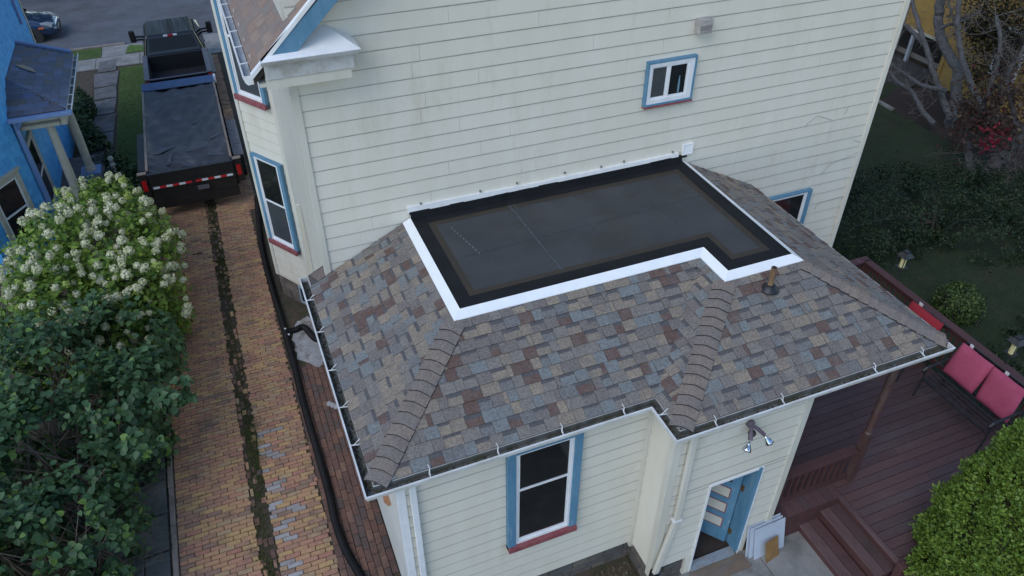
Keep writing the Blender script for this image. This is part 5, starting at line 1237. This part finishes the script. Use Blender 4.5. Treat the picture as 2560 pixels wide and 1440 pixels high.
# hydrangea
hy = root('hydrangea', 'large hydrangea bush covered in white flower heads beside the driveway', 'bush')
HE = [((-3.9, 7.6, .75), (1.15, 1.3, 1.10)), ((-3.35, 6.2, .75), (1.05, 1.4, 1.25)), ((-4.35, 5.9, .9), (1.2, 1.5, 1.35)), ((-3.35, 4.6, .7), (1.0, 1.2, 1.35)), ((-4.7, 4.3, .8), (1.2, 1.3, 1.35)), ((-3.75, 3.9, .5), (.9, 1.1, 1.2))]
p, nn = crown(HE, 16000, .62, 900, .10, -.2); leaf_mesh('leaves', [(leaf_arrays(p, nn * .7 + np.array([0, 0, .5]), .115, 'oval', .5), 0)], [hydl], hy, kind='stuff')
stems('stem', (-3.8, 5.8, -.25), [tuple(q) for q in p[:60]], hy)
petm = mat('hydrangea petals', (.6, .62, .5), .7, palette=[((.62, .61, .42), 5), ((.56, .58, .33), 3), ((.48, .54, .22), 1.6), ((.66, .65, .50), 2)], transl=.2)
petg = mat('lime hydrangea petals', (.4, .5, .12), .7, palette=[((.36, .46, .10), 2), ((.46, .54, .16), 1), ((.30, .40, .09), 1)], transl=.2)
def head_mesh(k, long, lime):
    n = 130; d = unit(RG.normal(0, 1, (n, 3))); d[:, 2] = np.abs(d[:, 2]) * 1.0 - .35; d = unit(d); rad = np.array([.085, .085, .085 * long]) * (1 + RG.normal(0, .10, (n, 1)))
    return leaf_mesh('flower_head', [(leaf_arrays(d * rad - d * .02, d, .046, 'petal', 0, None, .5), 0)], [petg if lime else petm])
protos = [head_mesh(i, 1.0 + .25 * (i % 3), i == 5) for i in range(6)]
hm = [o_.data for o_ in protos]
for o_ in protos: bpy.data.objects.remove(o_)
hp, hn = crown(HE, 2400, .99, 0, .2, .2); hp = hp[hn[:, 2] > .05]; hn = hn[hn[:, 2] > .05] if False else hn[:0]
hp2, hn2 = crown(HE, 6000, .99, 0, .2, .25); ok = hn2[:, 2] > -.05; hp2, hn2 = hp2[ok], hn2[ok]
sel = []
for i in range(len(hp2)):
    if len(sel) > 235: break
    r_ = CM @ (hp2[i] - CO); sx, sy = 1280 + F * r_[0] / r_[2], 720 - F * r_[1] / r_[2]
    if not (-40 < sx < 520 and 380 < sy < 900): continue
    if hn2[i] @ unit(CO - hp2[i]) < .15: continue
    if all(np.linalg.norm(hp2[i] - hp2[j]) > .10 for j in sel): sel.append(i)
for i in sel:
    o_ = link('flower_head', hm[5] if RG.random() < .07 else hm[RG.integers(0, 5)], hy)
    q = Vector(hn2[i] + np.array([0, 0, .4]) + RG.normal(0, .2, 3)).to_track_quat('Z', 'Y'); o_.rotation_mode = 'QUATERNION'; o_.rotation_quaternion = q
    o_.location = hp2[i] + hn2[i] * .03; s_ = RG.uniform(.6, 1.2); o_.scale = (s_, s_, s_)
# lilac
li = root('lilac_bush', 'big leafy green lilac bush at the lower left in front of the hydrangea', 'bush')
LE = [((-3.45, 2.9, .9), (.95, 1.15, 1.30)), ((-4.5, 2.2, 1.0), (1.2, 1.4, 1.5)), ((-3.55, 1.3, .95), (.85, 1.0, 1.2)), ((-4.4, .6, .9), (1.05, 1.2, 1.35)), ((-5.3, 1.0, .9), (1.1, 1.5, 1.4)), ((-3.95, -.6, .75), (.75, .95, 1.1)), ((-4.9, -1.0, .8), (1.05, 1.2, 1.25)), ((-4.1, -1.9, .6), (.7, .9, .95)), ((-5.5, -2.2, .8), (1.2, 1.2, 1.2))]
p, nn = crown(LE, 19000, .58, 560, .10, .05); leaf_mesh('leaves', [(leaf_arrays(p, nn * .7 + np.array([0, 0, .6]),   .112, 'heart', .9), 0)], [lill], li, kind='stuff')
LB = [((-2.62, .9, 1.55), (.36, .28, .2)), ((-2.95, 1.55, 1.7), (.35, .3, .22)), ((-3.1, .1, 1.5), (.3, .3, .25))]
p2, n2_ = crown(LB, 420, .4, 40, .2, .2); leaf_mesh('leaves', [(leaf_arrays(p2, n2_ * .6 + np.array([0, 0, .6]), .12, 'heart', .9), 0)], [lill], li, kind='stuff')
tw = MB()
for _ in range(260):
    q = Vector(p[RG.integers(0, len(p))]); b = Vector((-4.3 + random.uniform(-.7, .7), q.y + random.uniform(-.6, .6), .1)); m1 = q.lerp(b, .4) + Vector((0, 0, .1)); tw.tube([b, m1, q + (q - b) * .03], [.014, .008, .003], 5)
for _ in range(40):
    q = Vector((random.uniform(-3.5, -3.15), random.uniform(-1.2, .9), random.uniform(.1, .5))); e = q + Vector((random.uniform(.05, .35), random.uniform(-.3, .3), random.uniform(-.05, .15))); tw.tube([q - Vector((.4, 0, .1)), q, e], [.006, .004, .002], 4)
ob('stem', tw, mat('twig', (.10, .08, .065), .9, (.15, .12, .10), 9), li)
# arborvitae
ar = root('arborvitae', 'bright green clipped arborvitae at the bottom right corner', 'tree')
AC = np.array([7.32, -5.8, 0]); AH, AR = 5.0, .95
n = 42000; z = RG.uniform(0, 1, n) ** 1.25; pf = AR * np.minimum(1, 1.15 * (1 - z ** 1.6)); th = RG.uniform(0, 2 * np.pi, n)
lump_ = .05 * np.sin(9 * th + 24 * z) + .05 * np.sin(7 * th - 43 * z + 1) + .05 * np.sin(19 * th + 61 * z)
rr_ = pf * (RG.uniform(.86, 1.0, n) + lump_) ; p = AC + np.stack([rr_ * np.cos(th), rr_ * np.sin(th), z * AH], 1); rad = np.stack([np.cos(th), np.sin(th), 0 * th], 1)
tang_ = np.stack([-np.sin(th), np.cos(th), 0 * th], 1)
side_n = unit(tang_ * RG.normal(0, 1, (n, 1)) + rad * .5 + RG.normal(0, .4, (n, 3)))
parts = []
for k in range(3): parts.append((leaf_arrays(p + RG.normal(0, .016, (n, 3)), side_n, .052, 'oval', 0, rad * .75 + np.array([0, 0, .8])), 0))
leaf_mesh('foliage', parts, [leafmat('arborvitae spray', [((.165, .255, .040), 3), ((.125, .210, .035), 4), ((.20, .29, .048), 2), ((.085, .15, .028), 2)], .25)], ar, kind='stuff')
ob('trunk', MB().tube([AC, AC + np.array([0, 0, 4.2])], [.1, .03], 10), bark, ar)
ob('core', MB().lathe(AC, [(AR * .78 * min(1, 1.15 * (1 - t ** 1.6)) + .01, t * AH * .97) for t in np.linspace(0.01, .97, 14)], 20), mat('inner shade', (.035, .045, .018), 1, (.05, .04, .025), 20, bump=1, bsc=30), ar)  # solid dark core, shade inside the crown painted into its colour
# right garden: yew hedge, round shrub, ground cover
dkl = leafmat('dark evergreen leaf', [((.016, .034, .012), 4), ((.011, .024, .010), 4), ((.028, .050, .014), 2), ((.042, .046, .015), .6)], .1, .6)
yw = root('yew_hedge', 'low dark green yew hedge on the shaded lawn behind the house', 'hedge')
YE = [((12.3, 2.2, .2), (1.5, 1.6, .85)), ((13.7, 2.3, .2), (1.5, 1.5, .95)), ((15.0, 2.0, .2), (1.5, 1.3, .9)), ((16.3, 1.4, .2), (1.4, 1.2, .8)), ((14.6, .7, .2), (1.3, 1.1, .7))]
p, nn = crown(YE, 24000, .7, 1100, .07, .02); leaf_mesh('leaves', [(leaf_arrays(p, nn, .065, 'oval', .1), 0)], [dkl], yw, kind='stuff'); stems('stem', (14, 1.8, 0), [tuple(q * np.array([1, 1, .6])) for q in p[:10]], yw)
rs = root('shrub', 'small rounded light green shrub just outside the deck railing', 'shrub')
p, nn = crown([((12.0, -1.0, .25), (.52, .5, .5))], 2600, .7, 120, .15, .02); leaf_mesh('leaves', [(leaf_arrays(p, nn, .06, 'oval', .1), 0)], [leafmat('boxwood leaf', [((.06, .10, .022), 3), ((.042, .075, .02), 3), ((.09, .13, .03), 1)], .2)], rs, kind='stuff'); stems('stem', (12, -1, 0), [tuple(q) for q in p[:15]], rs, r=.012)
gc = root('ground_cover', 'low dark ground cover beside the deck railing at right', 'shrub')
p, nn = crown([((12.4, -2.6, .0), (.9, .8, .45)), ((13.6, -2.2, .0), (.9, .8, .5)), ((12.6, -3.9, 0), (1.0, .9, .5)), ((16.6, -.6, 0), (1.4, 1.0, .6))], 6500, .7, 300, .12, .02); leaf_mesh('leaves', [(leaf_arrays(p, nn, .08, 'oval', .1), 0)], [dkl], gc, kind='stuff')
# grass blades
gp = [(8.3, 18, -3.5, 7.5, 16000, .06, 0), (-4.05, -3.05, 12.6, 21.5, 9000, .05, 1), (-8, -4.8, 23.1, 24.2, 5000, .06, 1), (-3.85, -2.9, 23.1, 23.9, 1800, .07, 2)]
parts = []
for (x0, x1, y0, y1, n, h, mi) in gp:
    x, y = RG.uniform(x0, x1, n), RG.uniform(y0, y1, n); zz = np.array([gz(v) for v in y]) + .0; nn = RG.normal(0, 1, (n, 3)); nn[:, 2] *= .3
    parts.append((leaf_arrays(np.stack([x, y, zz], 1), unit(nn), h, 'blade', 0, np.array([0, 0, 1.0]) + np.zeros((n, 3))), mi))
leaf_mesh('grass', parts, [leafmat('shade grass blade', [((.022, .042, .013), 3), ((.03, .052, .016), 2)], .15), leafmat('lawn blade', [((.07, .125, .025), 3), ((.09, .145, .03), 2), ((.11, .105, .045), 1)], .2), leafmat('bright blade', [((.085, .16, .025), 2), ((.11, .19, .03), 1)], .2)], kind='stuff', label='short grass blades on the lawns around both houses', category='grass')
# shrubs beside the neighbour's porch
fern = leafmat('garden shrub leaf', [((.045, .090, .025), 3), ((.03, .065, .02), 3), ((.075, .12, .035), 1.5)], .2)
for lab, ells, cnt, sz in (("leafy green shrub beside the far end of the slate porch roof", [((-4.98, 17.2, -.35), (.30, .7, .6)), ((-5.0, 16.2, -.3), (.3, .6, .6))], 2600, .11), ("ferny green plants below the porch columns of the blue house", [((-4.55, 14.2, -.4), (.35, .7, .55)), ((-4.15, 12.7, -.45), (.45, .6, .6)), ((-3.75, 11.6, -.35), (.5, .7, .65)), ((-4.85, 15.2, -.4), (.3, .6, .55))], 5200, .12), ("dark foliage in the corner between porch and garden path", [((-4.0, 10.6, -.3), (.5, .6, .7)), ((-3.5, 10.9, -.35), (.5, .8, .6))], 2400, .11)):
    s_ = root('shrub', lab, 'shrub'); p, nn = crown(ells, cnt, .55, 160, .15, -.8); leaf_mesh('leaves', [(leaf_arrays(p, nn * .6 + np.array([0, 0, .4]), sz, 'oval', .3), 0)], [fern], s_, kind='stuff'); stems('stem', ells[0][0], [tuple(q) for q in p[:14]], s_, r=.01)
# ---------------------------------------------------------------- yellow house beyond the trees
yh = root('yellow_house', 'yellow clapboard house with a dark porch behind bare branches at upper right', 'house')
yel = mat('yellow clapboard', (.34, .215, .055), .65, (.29, .18, .05), 2, dirt=(.20, .13, .05), dsc=2)
XH = 21.25
ob('wall', MB().box((XH, 3.0, -.35), (XH + 6, 8.45, 7)), yel, yh); ob('wall', MB().box((XH, 8.45, 1.05), (XH + 6, 16, 7)), yel, yh)
siding(yh, (XH, 8.45, 0), (0, -1, 0), (-1, 0, 0), 5.4, -.3, 4.4, seams=False, z0=.05, seed=21, mt=yel)
siding(yh, (XH, 15.5, 0), (0, -1, 0), (-1, 0, 0), 7.05, 1.06, 4.6, seams=False, z0=.05, seed=22, mt=yel)
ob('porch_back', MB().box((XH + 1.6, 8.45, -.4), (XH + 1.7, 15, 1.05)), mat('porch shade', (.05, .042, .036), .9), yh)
ob('porch_beam', MB().box((XH - .03, 8.45, .98), (XH + .15, 15, 1.07)), ctrim, yh); ob('porch_wall', MB().box((XH + .1, 8.4, .12), (XH + .16, 11, .26)), mat('pale rail', (.16, .15, .13), .7), yh)
for k in range(4): ob('step', MB().box((XH - .3 - .3 * k, 8.5, -.45), (XH - .3 * k + .1, 10.6, -.02 - .09 * k)), mat('dark step', (.045, .042, .04), .8), yh)
ob('porch_post', MB().box((XH - .08, 9.78, -.3), (XH + .03, 9.88, 1.02)), mat('pale blue post', (.36, .40, .46), .6, (.28, .31, .36), 5), yh); ob('post_cap', MB().box((XH - .12, 9.74, .93), (XH + .07, 9.92, 1.0)), white, yh)
ob('corner_board', MB().box((XH - .05, 10.35, .2), (XH - .02, 10.52, 6)), mat('pale grey board', (.26, .27, .27), .6), yh); ob('corner_board', MB().box((XH - .045, 8.36, -.3), (XH - .0, 8.5, 1.05)), yel, yh)
hung = ob('window', frame((XH, 6.75, 0), (0, -1, 0), (-1, 0, 0), .0, .9, .75, 2.2, (.09, .09, .08, .08), .06), whitev, yh); ob('pane', plane((XH, 6.75, 0), (0, -1, 0), (-1, 0, 0), .08, .82, .82, 2.13, .03), glass, hung)
ob('foundation', MB().box((XH + .05, 3.0, -1), (XH + 6, 8.44, -.3)), stone, yh)
ob('path_edge', MB().bar(G((2195, 255)) + Vector((0, 0, .03)), G((2232, 276)) + Vector((0, 0, .03)), .12, .06), concrete, label='short pale stone edging at the corner of the shaded lawn', category='edging')
blob('planting_bed', [tuple(G(q))[:2] for q in ((2190, 250), (2330, 330), (2560, 440), (2700, 420), (2500, 250), (2300, 200))], .006, mat('mulch', (.040, .026, .022), 1, (.028, .02, .017), 9, fine=.4, fsc=30, bump=1, bsc=25), jag=.1)
# ---------------------------------------------------------------- trees at upper right
def limb(mb, pts, r0, r1, n=9):
    c = catmull([Vector(p) for p in pts], .12); k = len(c); mb.tube([q + Vector((random.gauss(0, r1 * .2), random.gauss(0, r1 * .2), 0)) for q in c], [r0 + (r1 - r0) * i / (k - 1) for i in range(k)], n); return c
def twigs(mb, c, cnt, L, r, depth=2, spread=1.0, up=.2):
    for _ in range(cnt):
        q = c[random.randrange(len(c))]; d = Vector((random.gauss(0, 1), random.gauss(0, 1), random.gauss(up, .8))).normalized(); l = L * random.uniform(.5, 1.2)
        pts = [q]; dd = d.copy()
        for k in range(4): dd = (dd + Vector((random.gauss(0, .3), random.gauss(0, .3), random.gauss(0, .25))) * spread).normalized(); pts.append(pts[-1] + dd * l / 4)
        mb.tube(pts, [r, r * .75, r * .55, r * .4, r * .2], 4, cap=False)
        if depth: twigs(mb, pts[1:], 4, L * .5, r * .55, depth - 1, spread, up)
T1 = root('bare_tree', 'grey multi-stemmed tree with bare twigs in front of the yellow house', 'tree')
XT = 19.0
pl = lambda pts, x=XT: [P(q, 0, x + (i * .0)) for i, q in enumerate(pts)]
tb = MB(); c1 = limb(tb, [P((2372, 330), 0, XT)] + pl([(2380, 290), (2392, 180), (2365, 125), (2345, 60), (2352, 0), (2350, -120), (2360, -300)]), .155, .11, 12)
ob('trunk', tb, barkg, T1)
lm = MB(); cs = [c1]
cs.append(limb(lm, pl([(2378, 300), (2345, 215), (2325, 150), (2300, 70), (2285, 20), (2270, -60)], 18.7), .10, .05))
cs.append(limb(lm, pl([(2196, 12), (2228, 45), (2262, 62), (2310, 110)][::-1], 18.7), .07, .04))
cs.append(limb(lm, pl([(2455, 262), (2430, 215), (2405, 140), (2395, 70), (2398, 0), (2410, -100)], 18.6), .09, .06))
cs.append(limb(lm, pl([(2365, 225), (2310, 215), (2270, 190), (2235, 165), (2226, 155)], 18.4), .07, .04))
cs.append(limb(lm, pl([(2335, 310), (2305, 275), (2280, 230), (2245, 205), (2225, 180)], 18.2), .08, .04))
cs.append(limb(lm, pl([(2350, 72), (2370, 62), (2398, 55), (2450, 30)], 18.7), .05, .02))
cs.append(limb(lm, pl([(2400, 90), (2375, 20), (2365, -40)], 18.6), .04, .02))
ob('limb', lm, barkg, T1)
tm = MB()
for c in cs: twigs(tm, c[len(c) // 4:], 26, .55, .009, 1)
twm = mat('grey twig', (.16, .145, .135), .95, (.10, .09, .085), 9); ob('twigs', tm, twm, T1, kind='stuff')
T2 = root('red_maple', 'leaning tree with sparse dark red leaves at the right edge', 'tree')
lm = MB(); c2 = limb(lm, [P(q, 0, 17.3) for q in ((2450, 470), (2490, 410), (2545, 350), (2600, 290), (2650, 150))], .17, .12, 10); c3 = limb(lm, [P(q, 0, 17.3) for q in ((2440, 450), (2425, 410), (2420, 330), (2470, 240), (2500, 120), (2490, 40))], .10, .04)
c4 = limb(lm, [P(q, 0, 17.3) for q in ((2490, 420), (2540, 330), (2520, 200), (2560, 120), (2600, 20))], .07, .04); c5 = limb(lm, [P(q, 0, 17.0) for q in ((2540, 440), (2600, 450), (2680, 430))], .08, .06)
ob('trunk', lm, barkg, T2); tm = MB()
for c in (c2, c3, c4, c5): twigs(tm, c, 60, .8, .009, 1, 1.2)
ob('twigs', tm, twm, T2, kind='stuff')
pts_, nr_ = [], []
def foliage(px, x, rad, n):
    c = np.array(P(px, 0, x)); q = c + RG.normal(0, 1, (n, 3)) * np.array([.6, 1, .8]) * rad; pts_.append(q); nr_.append(np.tile([0, -.3, 1.0], (n, 1)))
for px, rad, n in (((2440, 300), .30, 300), ((2400, 340), .28, 200), ((2470, 330), .35, 350), ((2510, 280), .4, 330), ((2540, 330), .35, 300), ((2470, 230), .3, 220), ((2530, 190), .4, 260), ((2420, 260), .25, 150), ((2550, 250), .35, 240)): foliage(px, 17.2, rad, n)
q, nn = np.concatenate(pts_), np.concatenate(nr_); leaf_mesh('leaves', [(leaf_arrays(q, nn, .085, 'petal', .6), 0)], [leafmat('maple leaf', [((.060, .034, .026), 3), ((.045, .028, .022), 3), ((.11, .075, .045), 1.4), ((.09, .022, .025), 1)], .25)], T2, kind='stuff')
pts_, nr_ = [], []; foliage((2490, 340), 16.9, .16, 70); foliage((2465, 362), 16.9, .09, 26)
leaf_mesh('red_leaves', [(leaf_arrays(pts_[0], nr_[0], .10, 'petal', .6), 0), (leaf_arrays(pts_[1], nr_[1], .10, 'petal', .6), 0)], [leafmat('scarlet leaf', [((.28, .025, .05), 3), ((.20, .02, .04), 2)], .3)], T2, kind='stuff')
T3 = root('evergreen_tree', 'dark evergreen tree with hanging boughs before the yellow house', 'tree')
lm = MB(); c6 = limb(lm, [(20.2, 5.4, -.2), (20.2, 5.4, 2.5), (20.25, 5.4, 6.0), (20.2, 5.5, 9)], .14, .04); ob('trunk', lm, bark, T3)
pts_, nr_ = [], []
for px, rad, n in (((2440, 70), .30, 700), ((2445, 190), .32, 600), ((2480, 60), .35, 700), ((2470, 130), .3, 500), ((2530, 40), .4, 700), ((2500, 100), .35, 500), ((2550, 110), .35, 500), ((2450, 0), .35, 500), ((2520, -40), .5, 900)): foliage(px, 20.0, rad, n)
q, nn = np.concatenate(pts_), np.concatenate(nr_); leaf_mesh('foliage', [(leaf_arrays(q, nn, .09, 'oval', 1.2), 0)], [leafmat('cypress leaf', [((.014, .016, .010), 3), ((.022, .022, .013), 2), ((.03, .035, .016), 1)], .1)], T3, kind='stuff')
# overhanging canopy above and to the right: the shade over the garden
T4 = root('shade_tree', 'tall shade tree whose crown hangs over the dark garden at right', 'tree')
lm = MB(); limb(lm, [(19.5, -3.5, -.1), (19.4, -3.4, 4), (19.2, -3.2, 8), (19, -3, 11)], .30, .12, 12); ob('trunk', lm, bark, T4)
p, nn = crown([((18.5, -2, 11.5), (4.5, 4.5, 2.2)), ((19.5, 3.5, 12.0), (4.0, 4.0, 2.0)), ((16.5, .8, 12.6), (3.2, 3.4, 1.6))], 9000, .4, 400, .12, 2); leaf_mesh('crown', [(leaf_arrays(p, nn * .4 + np.array([0, 0, .6]), .34, 'oval', .5), 0)], [dkl], T4, kind='stuff')
# street tree beyond the parked car
T5 = root('street_tree', 'leafy street tree hanging over the road at the top left', 'tree')
lm = MB(); limb(lm, [(-6.5, 35.2, -1), (-6.4, 35.1, 2), (-6.0, 34.6, 5)], .2, .1, 10); ob('trunk', lm, bark, T5)
p, nn = crown([((-7.4, 31.5, .7), (1.3, 1.2, .8)), ((-5.6, 32.5, .5), (.7, .8, .6)), ((-9, 31.8, 1.6), (1.6, 1.4, 1.2)), ((-6.5, 33.6, 3.2), (2.5, 2.2, 1.8))], 6000, .5, 300, .13, -1); leaf_mesh('crown', [(leaf_arrays(p, nn * .5 + np.array([0, 0, .5]), .16, 'oval', .6), 0)], [leafmat('street leaf', [((.028, .045, .018), 3), ((.02, .034, .014), 3), ((.045, .06, .02), 1)], .15)], T5, kind='stuff')

# tall trees across the street (their dark crowns show in the truck's roof and windows)
SM = leafmat('far tree leaf', [((.030, .045, .018), 3), ((.022, .034, .014), 3), ((.05, .055, .02), 1)], .15)
for k, (x, y, h, lab) in enumerate(((-13, 41, 15, 'tall dark tree across the street, beyond the parked car'), (-3, 43, 17, 'tall dark tree across the street, straight ahead of the pickup'), (7, 42, 15, 'tall dark tree across the street, behind the cream house'))):
    t_ = root('far_tree', lab, 'tree'); lm = MB(); limb(lm, [(x, y, -1), (x + .2, y, h * .4), (x, y, h * .8)], .3, .1, 10); ob('trunk', lm, bark, t_)
    p, nn = crown([((x, y, h * .62), (4.6, 3.5, h * .36)), ((x - 2.5, y - .5, h * .45), (3.0, 2.6, h * .24)), ((x + 2.6, y, h * .42), (3, 2.6, h * .24))], 7000, .45, 300, .13, 1.5); leaf_mesh('crown', [(leaf_arrays(p, nn * .5 + np.array([0, 0, .4]), .42, 'oval', .6), 0)], [SM], t_, kind='stuff')
